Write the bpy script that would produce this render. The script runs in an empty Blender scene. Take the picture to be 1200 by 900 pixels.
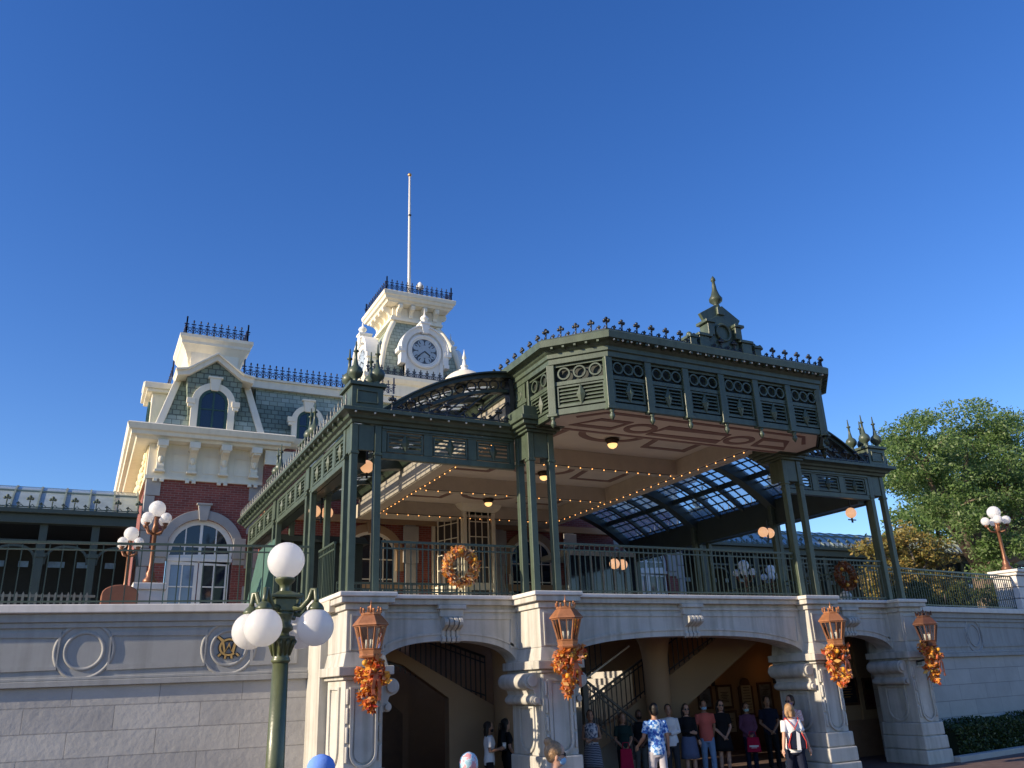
import bpy, bmesh, math, random
from mathutils import Vector, Matrix
random.seed(7)
PI = math.pi
scene = bpy.context.scene
COL = scene.collection

# ---------------------------------------------------------------- camera
CAMM = [[0.893924, -0.446634, -0.03766], [0.12091, 0.321195, -0.939263], [0.431603, 0.835076, 0.341127]]
cam_d = bpy.data.cameras.new('camera')
cam = bpy.data.objects.new('camera', cam_d); COL.objects.link(cam)
r_, d_, f_ = [Vector(v) for v in CAMM]
u_ = -d_; b_ = -f_
cam.matrix_world = Matrix(((r_.x, u_.x, b_.x, 0), (r_.y, u_.y, b_.y, 0), (r_.z, u_.z, b_.z, 2.3), (0, 0, 0, 1)))
cam_d.sensor_width = 36.0
cam_d.lens = 966.395 / 1200 * 36.0
cam_d.clip_start = 0.1; cam_d.clip_end = 4000
scene.camera = cam

# ---------------------------------------------------------------- light
SUN_EL, SUN_AZ = math.radians(20.0), math.radians(-91.2)      # azimuth from +Y towards +X
w = bpy.data.worlds.new('World'); scene.world = w; w.use_nodes = True
nt = w.node_tree; nt.nodes.clear()
sky = nt.nodes.new('ShaderNodeTexSky'); sky.sky_type = 'NISHITA'; sky.sun_disc = False
sky.sun_elevation = SUN_EL; sky.sun_rotation = SUN_AZ
sky.altitude = 0; sky.air_density = 1.0; sky.dust_density = 0.2; sky.ozone_density = 3.0
bg = nt.nodes.new('ShaderNodeBackground'); bg.inputs['Strength'].default_value = 0.138
wo = nt.nodes.new('ShaderNodeOutputWorld')
hs = nt.nodes.new('ShaderNodeHueSaturation'); hs.inputs['Saturation'].default_value = 1.27; hs.inputs['Hue'].default_value = 0.517; nt.links.new(sky.outputs[0], hs.inputs['Color']); nt.links.new(hs.outputs[0], bg.inputs[0]); nt.links.new(bg.outputs[0], wo.inputs[0])
sd = bpy.data.lights.new('sun', 'SUN'); sun = bpy.data.objects.new('sun', sd); COL.objects.link(sun)
sd.energy = 4.8; sd.angle = math.radians(0.55); sd.color = (1.0, 0.84, 0.62)
sdir = Vector((math.sin(SUN_AZ) * math.cos(SUN_EL), math.cos(SUN_AZ) * math.cos(SUN_EL), math.sin(SUN_EL)))
sun.rotation_euler = sdir.to_track_quat('Z', 'Y').to_euler()
scene.view_settings.view_transform = 'Standard'; scene.view_settings.look = 'None'
scene.view_settings.gamma = 1.0; scene.view_settings.use_curve_mapping = False
scene.view_settings.exposure = 0.57
scene.render.film_transparent = False
try:
    scene.cycles.use_denoising = True
    scene.cycles.max_bounces = 8
    scene.cycles.transparent_max_bounces = 16
    scene.cycles.sample_clamp_indirect = 4.0
    scene.cycles.caustics_reflective = False; scene.cycles.caustics_refractive = False
except Exception:
    pass

# ---------------------------------------------------------------- materials
MATS = {}
def _wallcoord(nt):
    """planar coordinates on upright faces: (along the wall, height)"""
    N, L = nt.nodes, nt.links
    g = N.new('ShaderNodeNewGeometry')
    sp = N.new('ShaderNodeSeparateXYZ'); L.new(g.outputs['Position'], sp.inputs[0])
    sn = N.new('ShaderNodeSeparateXYZ'); L.new(g.outputs['True Normal'], sn.inputs[0])
    ab = N.new('ShaderNodeMath'); ab.operation = 'ABSOLUTE'; L.new(sn.outputs[0], ab.inputs[0])
    gt = N.new('ShaderNodeMath'); gt.operation = 'GREATER_THAN'; gt.inputs[1].default_value = 0.7; L.new(ab.outputs[0], gt.inputs[0])
    mx = N.new('ShaderNodeMix'); L.new(gt.outputs[0], mx.inputs[0]); L.new(sp.outputs[0], mx.inputs[2]); L.new(sp.outputs[1], mx.inputs[3])
    cb = N.new('ShaderNodeCombineXYZ'); L.new(mx.outputs[0], cb.inputs[0]); L.new(sp.outputs[2], cb.inputs[1])
    return cb.outputs[0]
def mat(name, col, rough=0.6, metal=0.0, var=0.18, scale=3.0, bump=0.15, bscale=60.0, spec=0.4, streak=0.0):
    if name in MATS: return MATS[name]
    m = bpy.data.materials.new(name); m.use_nodes = True; MATS[name] = m
    nt = m.node_tree; N, L = nt.nodes, nt.links
    b = N['Principled BSDF']
    b.inputs['Roughness'].default_value = rough; b.inputs['Metallic'].default_value = metal
    b.inputs['Specular IOR Level'].default_value = spec
    g = N.new('ShaderNodeNewGeometry')
    n1 = N.new('ShaderNodeTexNoise'); n1.inputs['Scale'].default_value = scale; n1.inputs['Detail'].default_value = 6; n1.inputs['Roughness'].default_value = 0.65
    L.new(g.outputs['Position'], n1.inputs['Vector'])
    r = N.new('ShaderNodeValToRGB'); L.new(n1.outputs[0], r.inputs[0])
    r.color_ramp.elements[0].position = 0.3; r.color_ramp.elements[1].position = 0.7
    c = Vector(col)
    r.color_ramp.elements[0].color = (*(c * (1 - var)), 1); r.color_ramp.elements[1].color = (*[min(1, x) for x in c * (1 + var * 0.7)], 1)
    out = r.outputs[0]
    if streak > 0:
        mp = N.new('ShaderNodeMapping'); mp.inputs['Scale'].default_value = (5, 5, 0.35); L.new(g.outputs['Position'], mp.inputs[0])
        n2 = N.new('ShaderNodeTexNoise'); n2.inputs['Scale'].default_value = 1.3; n2.inputs['Detail'].default_value = 5; L.new(mp.outputs[0], n2.inputs['Vector'])
        r2 = N.new('ShaderNodeValToRGB'); L.new(n2.outputs[0], r2.inputs[0])
        r2.color_ramp.elements[0].position = 0.33; r2.color_ramp.elements[0].color = (1 - streak, 1 - streak, 1 - streak * 1.1, 1)
        r2.color_ramp.elements[1].position = 0.55; r2.color_ramp.elements[1].color = (1, 1, 1, 1)
        mu = N.new('ShaderNodeMix'); mu.data_type = 'RGBA'; mu.blend_type = 'MULTIPLY'; mu.inputs[0].default_value = 1
        L.new(out, mu.inputs[6]); L.new(r2.outputs[0], mu.inputs[7]); out = mu.outputs[2]
    L.new(out, b.inputs['Base Color'])
    if bump > 0:
        n3 = N.new('ShaderNodeTexNoise'); n3.inputs['Scale'].default_value = bscale; n3.inputs['Detail'].default_value = 4
        L.new(g.outputs['Position'], n3.inputs['Vector'])
        bp = N.new('ShaderNodeBump'); bp.inputs['Strength'].default_value = bump; bp.inputs['Distance'].default_value = 0.02
        L.new(n3.outputs[0], bp.inputs['Height']); L.new(bp.outputs[0], b.inputs['Normal'])
    return m
def brickmat(name, c1, c2, mortar, bw, bh, ms, rough=0.8, bump=0.4, coarse=0.0, offset=0.5, flat=False, var=0.25):
    if name in MATS: return MATS[name]
    m = bpy.data.materials.new(name); m.use_nodes = True; MATS[name] = m
    nt = m.node_tree; N, L = nt.nodes, nt.links
    b = N['Principled BSDF']; b.inputs['Roughness'].default_value = rough; b.inputs['Specular IOR Level'].default_value = 0.3
    if flat:
        g = N.new('ShaderNodeNewGeometry'); vec = g.outputs['Position']
    else:
        vec = _wallcoord(nt)
    br = N.new('ShaderNodeTexBrick'); L.new(vec, br.inputs['Vector'])
    br.inputs['Scale'].default_value = 1.0; br.inputs['Brick Width'].default_value = bw; br.inputs['Row Height'].default_value = bh
    br.inputs['Mortar Size'].default_value = ms; br.inputs['Mortar Smooth'].default_value = 0.3; br.inputs['Bias'].default_value = 0.0
    br.offset = offset
    br.inputs['Color1'].default_value = (*c1, 1); br.inputs['Color2'].default_value = (*c2, 1); br.inputs['Mortar'].default_value = (*mortar, 1)
    g = N.new('ShaderNodeNewGeometry')
    n1 = N.new('ShaderNodeTexNoise'); n1.inputs['Scale'].default_value = 1.1; n1.inputs['Detail'].default_value = 7; n1.inputs['Roughness'].default_value = 0.7
    L.new(g.outputs['Position'], n1.inputs['Vector'])
    r = N.new('ShaderNodeValToRGB'); L.new(n1.outputs[0], r.inputs[0])
    r.color_ramp.elements[0].position = 0.3; r.color_ramp.elements[0].color = (1 - var, 1 - var, 1 - var, 1)
    r.color_ramp.elements[1].position = 0.7; r.color_ramp.elements[1].color = (1, 1, 1, 1)
    mu = N.new('ShaderNodeMix'); mu.data_type = 'RGBA'; mu.blend_type = 'MULTIPLY'; mu.inputs[0].default_value = 1
    L.new(br.outputs['Color'], mu.inputs[6]); L.new(r.outputs[0], mu.inputs[7]); L.new(mu.outputs[2], b.inputs['Base Color'])
    bp = N.new('ShaderNodeBump'); bp.inputs['Strength'].default_value = bump; bp.inputs['Distance'].default_value = 0.012; bp.invert = True
    L.new(br.outputs['Fac'], bp.inputs['Height'])
    nrm = bp.outputs[0]
    if coarse > 0:
        n3 = N.new('ShaderNodeTexNoise'); n3.inputs['Scale'].default_value = 9; n3.inputs['Detail'].default_value = 5; L.new(g.outputs['Position'], n3.inputs['Vector'])
        b2 = N.new('ShaderNodeBump'); b2.inputs['Strength'].default_value = coarse; b2.inputs['Distance'].default_value = 0.1
        L.new(n3.outputs[0], b2.inputs['Height']); L.new(nrm, b2.inputs['Normal']); nrm = b2.outputs[0]
    L.new(nrm, b.inputs['Normal'])
    return m
def glassmat(name, tint, trans=0.85, rough=0.03, fk=0.9, haze=0.0):
    m = bpy.data.materials.new(name); m.use_nodes = True; MATS[name] = m
    nt = m.node_tree; N, L = nt.nodes, nt.links
    for n in list(N):
        if n.type == 'BSDF_PRINCIPLED': N.remove(n)
    t = N.new('ShaderNodeBsdfTransparent'); t.inputs[0].default_value = (*tint, 1)
    gl = N.new('ShaderNodeBsdfGlossy'); gl.inputs['Roughness'].default_value = rough; gl.inputs[0].default_value = (1, 1, 1, 1)
    fr = N.new('ShaderNodeFresnel'); fr.inputs[0].default_value = 1.5
    ad = N.new('ShaderNodeMath'); ad.operation = 'MULTIPLY_ADD'; ad.inputs[1].default_value = fk; ad.inputs[2].default_value = (1 - trans) * 0.5
    L.new(fr.outputs[0], ad.inputs[0])
    mx = N.new('ShaderNodeMixShader'); L.new(ad.outputs[0], mx.inputs[0]); L.new(t.outputs[0], mx.inputs[1]); L.new(gl.outputs[0], mx.inputs[2])
    out = mx.outputs[0]
    if haze > 0:
        tl = N.new('ShaderNodeBsdfTranslucent'); tl.inputs[0].default_value = (0.9, 0.95, 1, 1); m2 = N.new('ShaderNodeMixShader'); m2.inputs[0].default_value = haze
        L.new(out, m2.inputs[1]); L.new(tl.outputs[0], m2.inputs[2]); out = m2.outputs[0]
    L.new(out, N['Material Output'].inputs[0])
    return m
def emimat(name, col, strength, base=(0.8, 0.7, 0.5)):
    m = bpy.data.materials.new(name); m.use_nodes = True; MATS[name] = m
    b = m.node_tree.nodes['Principled BSDF']; b.inputs['Base Color'].default_value = (*base, 1); b.inputs['Roughness'].default_value = 0.3
    b.inputs['Emission Color'].default_value = (*col, 1); b.inputs['Emission Strength'].default_value = strength
    return m
def leafmat(name, cols, trans=0.35, rough=0.45):
    m = bpy.data.materials.new(name); m.use_nodes = True; MATS[name] = m
    nt = m.node_tree; N, L = nt.nodes, nt.links
    b = N['Principled BSDF']; b.inputs['Roughness'].default_value = rough; b.inputs['Specular IOR Level'].default_value = 0.35
    g = N.new('ShaderNodeNewGeometry')
    r = N.new('ShaderNodeValToRGB'); L.new(g.outputs['Random Per Island'], r.inputs[0])
    while len(r.color_ramp.elements) < len(cols): r.color_ramp.elements.new(0.5)
    for i, c in enumerate(cols):
        r.color_ramp.elements[i].position = i / max(1, len(cols) - 1); r.color_ramp.elements[i].color = (*c, 1)
    L.new(r.outputs[0], b.inputs['Base Color'])
    tr = N.new('ShaderNodeBsdfTranslucent'); L.new(r.outputs[0], tr.inputs[0])
    mx = N.new('ShaderNodeMixShader'); mx.inputs[0].default_value = trans
    L.new(b.outputs[0], mx.inputs[1]); L.new(tr.outputs[0], mx.inputs[2]); L.new(mx.outputs[0], N['Material Output'].inputs[0])
    return m

stone   = mat('painted_stone', (0.51, 0.49, 0.45), 0.7, var=0.14, scale=1.7, bump=0.15, bscale=70, streak=0.26)
capm    = mat('pale_stone_cap', (0.68, 0.64, 0.6), 0.6, var=0.08, scale=2, bump=0.1, bscale=60, streak=0.1)
greystone = mat('grey_plaster', (0.34, 0.34, 0.335), 0.75, var=0.1, scale=1.5, bump=0.2, bscale=80, streak=0.14)
ashlar  = brickmat('ashlar_blocks', (0.52, 0.5, 0.47), (0.43, 0.415, 0.4), (0.3, 0.29, 0.28), 1.5, 0.44, 0.009, bump=0.6, coarse=0.1, var=0.2)
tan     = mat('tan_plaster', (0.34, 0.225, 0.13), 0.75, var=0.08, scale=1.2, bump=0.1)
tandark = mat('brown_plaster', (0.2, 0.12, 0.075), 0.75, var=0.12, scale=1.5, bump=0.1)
wood    = mat('dark_wood', (0.085, 0.04, 0.022), 0.45, var=0.3, scale=4, bump=0.1)
green   = mat('sage_green_paint', (0.07, 0.095, 0.066), 0.4, var=0.22, scale=3.5, bump=0.08, bscale=40, spec=0.5, streak=0.22)
green2  = mat('dark_green_paint', (0.035, 0.05, 0.042), 0.4, var=0.15, scale=2.5, bump=0.05, spec=0.5)
iron    = mat('black_iron', (0.018, 0.022, 0.03), 0.35, var=0.2, bump=0.05, spec=0.5)
ironblue = mat('sky_tinted_iron', (0.015, 0.02, 0.055), 0.4, var=0.2, bump=0.03, spec=0.5)  # black iron with the blue of the sky behind put into its colour
railm   = mat('rail_green_paint', (0.05, 0.072, 0.05), 0.38, var=0.15, bump=0.03, spec=0.5)
lampgreen = mat('lamp_post_green', (0.085, 0.1, 0.048), 0.35, var=0.2, scale=6, bump=0.12, bscale=25, spec=0.55)
cream   = mat('cream_paint', (0.8, 0.74, 0.6), 0.55, var=0.06, scale=1.5, bump=0.06, streak=0.07)
creamrel = mat('cream_relief', (0.78, 0.66, 0.42), 0.6, var=0.1, scale=3, bump=1.0, bscale=9)
white   = mat('white_paint', (0.78, 0.77, 0.74), 0.5, var=0.05, bump=0.04)
slate   = brickmat('green_slate', (0.42, 0.48, 0.4), (0.3, 0.36, 0.29), (0.13, 0.15, 0.13), 0.3, 0.2, 0.012, rough=0.55, bump=0.6)
slate2  = brickmat('fish_scale_slate', (0.26, 0.32, 0.26), (0.2, 0.25, 0.2), (0.1, 0.12, 0.1), 0.26, 0.2, 0.02, rough=0.55, bump=0.7)
brick   = brickmat('red_brick', (0.3, 0.082, 0.066), (0.22, 0.056, 0.048), (0.3, 0.21, 0.18), 0.24, 0.08, 0.008, bump=0.4)
paver   = brickmat('red_brick_paving', (0.19, 0.125, 0.105), (0.145, 0.09, 0.075), (0.13, 0.11, 0.1), 0.22, 0.11, 0.006, bump=0.4, flat=True)
deckm   = mat('terrace_slabs', (0.55, 0.5, 0.43), 0.75, var=0.12, bump=0.2)
kerbm   = mat('concrete_kerb', (0.42, 0.4, 0.37), 0.8, bump=0.3, var=0.12)
copper  = mat('copper', (0.42, 0.18, 0.085), 0.48, 0.45, var=0.25, scale=7, bump=0.08, bscale=30)
copper2 = mat('aged_copper', (0.16, 0.075, 0.05), 0.45, 0.5, var=0.3, scale=7, bump=0.08)
bronze  = mat('bronze_post', (0.2, 0.09, 0.05), 0.4, 0.4, var=0.25, scale=6, bump=0.1, bscale=25)
globem  = mat('opal_glass', (0.95, 0.94, 0.93), 0.22, var=0.02, bump=0.0, spec=0.5)
def opal(m):
    N, L = m.node_tree.nodes, m.node_tree.links; b = N['Principled BSDF']; t = N.new('ShaderNodeBsdfTranslucent'); t.inputs[0].default_value = (0.95, 0.94, 0.92, 1)
    x = N.new('ShaderNodeMixShader'); x.inputs[0].default_value = 0.55; L.new(b.outputs[0], x.inputs[1]); L.new(t.outputs[0], x.inputs[2]); L.new(x.outputs[0], N['Material Output'].inputs[0])
opal(globem)
globewarm = emimat('lit_opal_glass', (1.0, 0.5, 0.22), 0.5, (0.7, 0.6, 0.55))
amber   = emimat('lit_amber_glass', (1.0, 0.4, 0.1), 0.75, (0.6, 0.35, 0.15))
bulbm   = emimat('lit_bulb', (1.0, 0.4, 0.1), 2.4)
bulboff = mat('clear_bulb', (0.75, 0.7, 0.6), 0.15, var=0.02, bump=0)
ceilm   = mat('ceiling_tan', (0.66, 0.585, 0.5), 0.7, var=0.06, scale=1.5, bump=0.05)
ceildark = mat('ceiling_stencil_brown', (0.24, 0.15, 0.13), 0.7, var=0.08, bump=0.05)
beamm   = mat('ceiling_beam', (0.54, 0.475, 0.385), 0.65, var=0.08, bump=0.05)
glassroof = glassmat('roof_glass', (0.88, 0.93, 0.95), 0.97, 0.1, 0.25, 0.22)
glasslant = glassmat('lantern_glass', (0.88, 0.88, 0.86), 0.7, 0.02)
winglass = mat('window_glass', (0.012, 0.018, 0.035), 0.06, var=0.1, bump=0.03, bscale=3, spec=0.8)
clockm  = mat('clock_dial', (0.36, 0.43, 0.5), 0.3, var=0.15, scale=5, bump=0)
ink     = mat('dial_black', (0.02, 0.02, 0.025), 0.4, bump=0)
gold    = mat('gold_leaf', (0.6, 0.34, 0.12), 0.35, 0.6, bump=0.03)
bark    = mat('oak_bark', (0.17, 0.13, 0.1), 0.85, var=0.35, scale=6, bump=0.8, bscale=22)
oakleaf = leafmat('oak_leaves', [(0.08, 0.15, 0.04), (0.125, 0.21, 0.06), (0.18, 0.28, 0.09), (0.29, 0.36, 0.18)], 0.5)
autleaf = leafmat('autumn_tree_leaves', [(0.14, 0.17, 0.04), (0.32, 0.2, 0.05), (0.2, 0.2, 0.06), (0.42, 0.3, 0.1)])
hedgeleaf = leafmat('hedge_leaves', [(0.02, 0.04, 0.012), (0.035, 0.06, 0.018), (0.05, 0.08, 0.02)], 0.2)
garleaf = leafmat('garland_leaves', [(0.45, 0.05, 0.03), (0.65, 0.15, 0.03), (0.8, 0.32, 0.04), (0.85, 0.55, 0.1), (0.62, 0.3, 0.2), (0.75, 0.25, 0.06)], 0.3, 0.75)
wrleaf  = leafmat('wreath_leaves', [(0.55, 0.1, 0.04), (0.75, 0.25, 0.05), (0.85, 0.52, 0.1), (0.65, 0.32, 0.2), (0.85, 0.65, 0.4), (0.8, 0.38, 0.06)], 0.3, 0.75)
skyglass = mat('painted_sky_reflection', (0.16, 0.22, 0.33), 0.05, var=0.2, scale=1, bump=0.02, bscale=3, spec=0.9)  # reflection of the sky painted in as a blue base colour

# ---------------------------------------------------------------- mesh builder
class MB:
    def __init__(s, o=(0, 0, 0), u=(1, 0, 0), w=(0, 1, 0), z=(0, 0, 1)):
        s.v = []; s.f = []; s.sm = []; s.frame(o, u, w, z)
    def frame(s, o=(0, 0, 0), u=(1, 0, 0), w=(0, 1, 0), z=(0, 0, 1)):
        s.o, s.u, s.w, s.z = Vector(o), Vector(u), Vector(w), Vector(z); return s
    def p(s, a, b, c):
        q = s.o + s.u * a + s.w * b + s.z * c; s.v.append((q.x, q.y, q.z)); return len(s.v) - 1
    def face(s, idx, sm=False): s.f.append(tuple(idx)); s.sm.append(sm)
    def box(s, x0, x1, y0, y1, z0, z1):
        i = [s.p(x, y, z) for z in (z0, z1) for y in (y0, y1) for x in (x0, x1)]
        for q in ((0, 1, 3, 2), (4, 6, 7, 5), (0, 4, 5, 1), (2, 3, 7, 6), (0, 2, 6, 4), (1, 5, 7, 3)): s.face([i[k] for k in q])
        return s
    def frustum(s, r0, z0, r1, z1, cx=0, cy=0):
        """r = (x0,x1,y0,y1)"""
        i = [s.p(x, y, z0) for y in r0[2:] for x in r0[:2]] + [s.p(x, y, z1) for y in r1[2:] for x in r1[:2]]
        for q in ((0, 1, 3, 2), (4, 6, 7, 5), (0, 4, 5, 1), (2, 3, 7, 6), (0, 2, 6, 4), (1, 5, 7, 3)): s.face([i[k] for k in q])
        return s
    def bar(s, a, b, w=0.02, h=None, up=(0, 0, 1)):
        h = w if h is None else h
        a, b = Vector(a), Vector(b); d = (b - a).normalized(); up = Vector(up)
        if abs(d.dot(up)) > 0.98: up = Vector((0, 1, 0)) if abs(d.y) < 0.9 else Vector((1, 0, 0))
        sx = d.cross(up).normalized(); sy = sx.cross(d).normalized()
        i = []
        for c in (a, b):
            for q, t in ((-1, -1), (1, -1), (1, 1), (-1, 1)):
                k = c + sx * (q * w / 2) + sy * (t * h / 2); i.append(s.p(*k))
        for q in ((0, 1, 2, 3), (7, 6, 5, 4), (0, 4, 5, 1), (1, 5, 6, 2), (2, 6, 7, 3), (3, 7, 4, 0)): s.face([i[k] for k in q])
        return s
    def tube(s, pts, r, seg=8, cap=True, sm=True, closed=False):
        pts = [Vector(p) for p in pts]; n = len(pts)
        rs = r if isinstance(r, (list, tuple)) else [r] * n
        rings = []; prev = None
        for k, p in enumerate(pts):
            if closed: d = pts[(k + 1) % n] - pts[k - 1]
            else: d = pts[min(k + 1, n - 1)] - pts[max(k - 1, 0)]
            d.normalize()
            if prev is None:
                a = Vector((0, 0, 1)) if abs(d.z) < 0.9 else Vector((1, 0, 0))
                x = d.cross(a).normalized()
            else:
                x = (prev - d * prev.dot(d)).normalized()
            prev = x; y = d.cross(x)
            rr = rs[k]; rx, ry = rr if isinstance(rr, (list, tuple)) else (rr, rr)
            rings.append([s.p(*(p + x * (math.cos(t * 2 * PI / seg) * rx) + y * (math.sin(t * 2 * PI / seg) * ry))) for t in range(seg)])
        m = n if closed else n - 1
        for k in range(m):
            A, B = rings[k], rings[(k + 1) % n]
            for t in range(seg): s.face((A[t], A[(t + 1) % seg], B[(t + 1) % seg], B[t]), sm)
        if cap and not closed: s.face(rings[0][::-1]); s.face(rings[-1])
        return s
    def lathe(s, prof, c=(0, 0, 0), seg=16, sm=True, rot=0.0):
        rings = []
        for r, z in prof:
            rings.append([s.p(c[0] + r * math.cos(rot + t * 2 * PI / seg), c[1] + r * math.sin(rot + t * 2 * PI / seg), c[2] + z) for t in range(seg)])
        for k in range(len(rings) - 1):
            A, B = rings[k], rings[k + 1]
            for t in range(seg): s.face((A[t], A[(t + 1) % seg], B[(t + 1) % seg], B[t]), sm)
        s.face(rings[0][::-1]); s.face(rings[-1])
        return s
    def prism(s, poly, y0, y1):
        """poly in (u,z), extruded along w from y0 to y1"""
        A = [s.p(a, y0, c) for a, c in poly]; B = [s.p(a, y1, c) for a, c in poly]; n = len(poly)
        s.face(A); s.face(B[::-1])
        for k in range(n): s.face((A[k], B[k], B[(k + 1) % n], A[(k + 1) % n]))
        return s
    def prismx(s, poly, x0, x1):
        """poly in (w,z), extruded along u"""
        A = [s.p(x0, a, c) for a, c in poly]; B = [s.p(x1, a, c) for a, c in poly]; n = len(poly)
        s.face(A); s.face(B[::-1])
        for k in range(n): s.face((A[k], B[k], B[(k + 1) % n], A[(k + 1) % n]))
        return s
    def slab(s, poly, z0, z1):
        """poly in (u,w), extruded along z"""
        A = [s.p(a, b, z0) for a, b in poly]; B = [s.p(a, b, z1) for a, b in poly]; n = len(poly)
        s.face(A[::-1]); s.face(B)
        for k in range(n): s.face((A[k], A[(k + 1) % n], B[(k + 1) % n], B[k]))
        return s
    def strip(s, pts, wid, y0, y1, closed=False):
        """flat band following a polyline in (u,z), width wid, thickness y0..y1"""
        n = len(pts); L = []; R = []
        for k in range(n):
            if closed: a, b = pts[k - 1], pts[(k + 1) % n]
            else: a, b = pts[max(k - 1, 0)], pts[min(k + 1, n - 1)]
            d = Vector((b[0] - a[0], b[1] - a[1])).normalized(); nn = Vector((-d.y, d.x)) * (wid / 2)
            if closed or 0 < k < n - 1:
                e = Vector((pts[k][0] - pts[k - 1][0], pts[k][1] - pts[k - 1][1])).normalized()
                c = max(0.5, abs(e.x * d.x + e.y * d.y)); nn = nn / c
            L.append((pts[k][0] + nn.x, pts[k][1] + nn.y)); R.append((pts[k][0] - nn.x, pts[k][1] - nn.y))
        I = [[s.p(q[0], yy, q[1]) for q in S_] for S_ in (L, R) for yy in (y0, y1)]
        m = n if closed else n - 1
        for k in range(m):
            j = (k + 1) % n
            s.face((I[0][k], I[0][j], I[2][j], I[2][k])); s.face((I[1][k], I[3][k], I[3][j], I[1][j]))
            s.face((I[0][k], I[1][k], I[1][j], I[0][j])); s.face((I[2][k], I[2][j], I[3][j], I[3][k]))
        if not closed:
            for k in (0, n - 1): s.face((I[0][k], I[2][k], I[3][k], I[1][k]))
        return s
    def sphere(s, c, r, seg=12, rings=8):
        rx, ry, rz = r if isinstance(r, (list, tuple)) else (r, r, r)
        prof = []
        R = []
        for k in range(1, rings):
            t = PI * k / rings
            R.append([s.p(c[0] + rx * math.sin(t) * math.cos(2 * PI * q / seg), c[1] + ry * math.sin(t) * math.sin(2 * PI * q / seg), c[2] - rz * math.cos(t)) for q in range(seg)])
        a = s.p(c[0], c[1], c[2] - rz); b = s.p(c[0], c[1], c[2] + rz)
        for q in range(seg):
            s.face((a, R[0][(q + 1) % seg], R[0][q]), True); s.face((b, R[-1][q], R[-1][(q + 1) % seg]), True)
        for k in range(len(R) - 1):
            for q in range(seg): s.face((R[k][q], R[k][(q + 1) % seg], R[k + 1][(q + 1) % seg], R[k + 1][q]), True)
        return s
    def torus(s, c, R, r, nrm='y', seg=18, ts=6):
        ax = {'y': (Vector((1, 0, 0)), Vector((0, 0, 1))), 'x': (Vector((0, 1, 0)), Vector((0, 0, 1))), 'z': (Vector((1, 0, 0)), Vector((0, 1, 0)))}[nrm]
        pts = [Vector(c) + ax[0] * (R * math.cos(2 * PI * k / seg)) + ax[1] * (R * math.sin(2 * PI * k / seg)) for k in range(seg)]
        return s.tube(pts, r, ts, closed=True)
    def build(s, name, m, parent=None, bevel=0.0, fix=True):
        off = Vector((0, 0, 0))
        q = parent
        while q is not None: off = off + q.location; q = q.parent
        me = bpy.data.meshes.new(name)
        me.from_pydata([(x - off.x, y - off.y, z - off.z) for x, y, z in s.v], [], s.f)
        me.polygons.foreach_set('use_smooth', s.sm)
        if fix:
            bm = bmesh.new(); bm.from_mesh(me); bmesh.ops.recalc_face_normals(bm, faces=bm.faces); bm.to_mesh(me); bm.free()
        me.materials.append(m)
        o = bpy.data.objects.new(name, me); COL.objects.link(o)
        if parent is not None: adopt(o, parent)
        if bevel > 0:
            bv = o.modifiers.new('bevel', 'BEVEL'); bv.width = bevel; bv.segments = 2; bv.limit_method = 'ANGLE'; bv.angle_limit = math.radians(40)
        return o

def _islands(s):
    par = list(range(len(s.v)))
    def find(a):
        while par[a] != a: par[a] = par[par[a]]; a = par[a]
        return a
    for f in s.f:
        for i in f[1:]: par[find(i)] = find(f[0])
    G = {}
    for k, f in enumerate(s.f): G.setdefault(find(f[0]), []).append(k)
    return list(G.values())
def build_each(s, name, m, parent=None, bevel=0.0):
    """every separate piece becomes a part of its own"""
    out = []
    for ks in _islands(s):
        q = MB(); mp = {}
        for k in ks:
            q.f.append(tuple(mp.setdefault(i, len(mp)) for i in s.f[k])); q.sm.append(s.sm[k])
        q.v = [s.v[i] for i in mp]
        out.append(q.build(name, m, parent, bevel))
    return out
def swing(o, pivot, deg, shift=(0, 0)):
    """turn a finished thing about an upright axis at pivot"""
    M_ = Matrix.Rotation(math.radians(deg), 4, 'Z'); p = Vector((pivot[0], pivot[1], 0)); q = p + M_ @ (o.location - p)
    o.location = (q.x + shift[0], q.y + shift[1], o.location.z); o.rotation_euler.z += math.radians(deg)
def swung(x, y, pivot, deg, shift=(0, 0)):
    a = math.radians(deg); dx, dy = x - pivot[0], y - pivot[1]
    return (pivot[0] + dx * math.cos(a) - dy * math.sin(a) + shift[0], pivot[1] + dx * math.sin(a) + dy * math.cos(a) + shift[1])
LSW = ((1.5, 18.1), -6.6, (0, -0.05)); RSW = ((25.0, 18.1), 7.8, (0, -0.25))
def tag(o, label=None, cat=None, group=None, kind=None):
    if label: o['label'] = label
    if cat: o['category'] = cat
    if group: o['group'] = group
    if kind: o['kind'] = kind
    return o
def thing(name, label, cat, loc=(0, 0, 0), group=None):
    o = bpy.data.objects.new(name, None); COL.objects.link(o); o.location = loc; o.empty_display_size = 0.2
    return tag(o, label, cat, group)
KIDS = {}
def kids(o): return KIDS.get(o.name, [])
def adopt(c, p): c.parent = p; KIDS.setdefault(p.name, []).append(c)
def copy_tree(o, parent=None, loc=None, rotz=None, label=None, scl=None):
    c = o.copy(); COL.objects.link(c)
    if parent is not None: adopt(c, parent)
    for ch in kids(o): copy_tree(ch, c)
    if loc is not None: c.location = loc
    if rotz is not None: c.rotation_euler = (0, 0, rotz)
    if scl is not None: c.scale = (scl, scl, scl)
    if label: c['label'] = label
    return c
def mx(x): return 24.6 - x
def arc(cx, cz, rx, rz, a0, a1, n):
    return [(cx + rx * math.cos(math.radians(a0 + (a1 - a0) * k / n)), cz + rz * math.sin(math.radians(a0 + (a1 - a0) * k / n))) for k in range(n + 1)]
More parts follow.
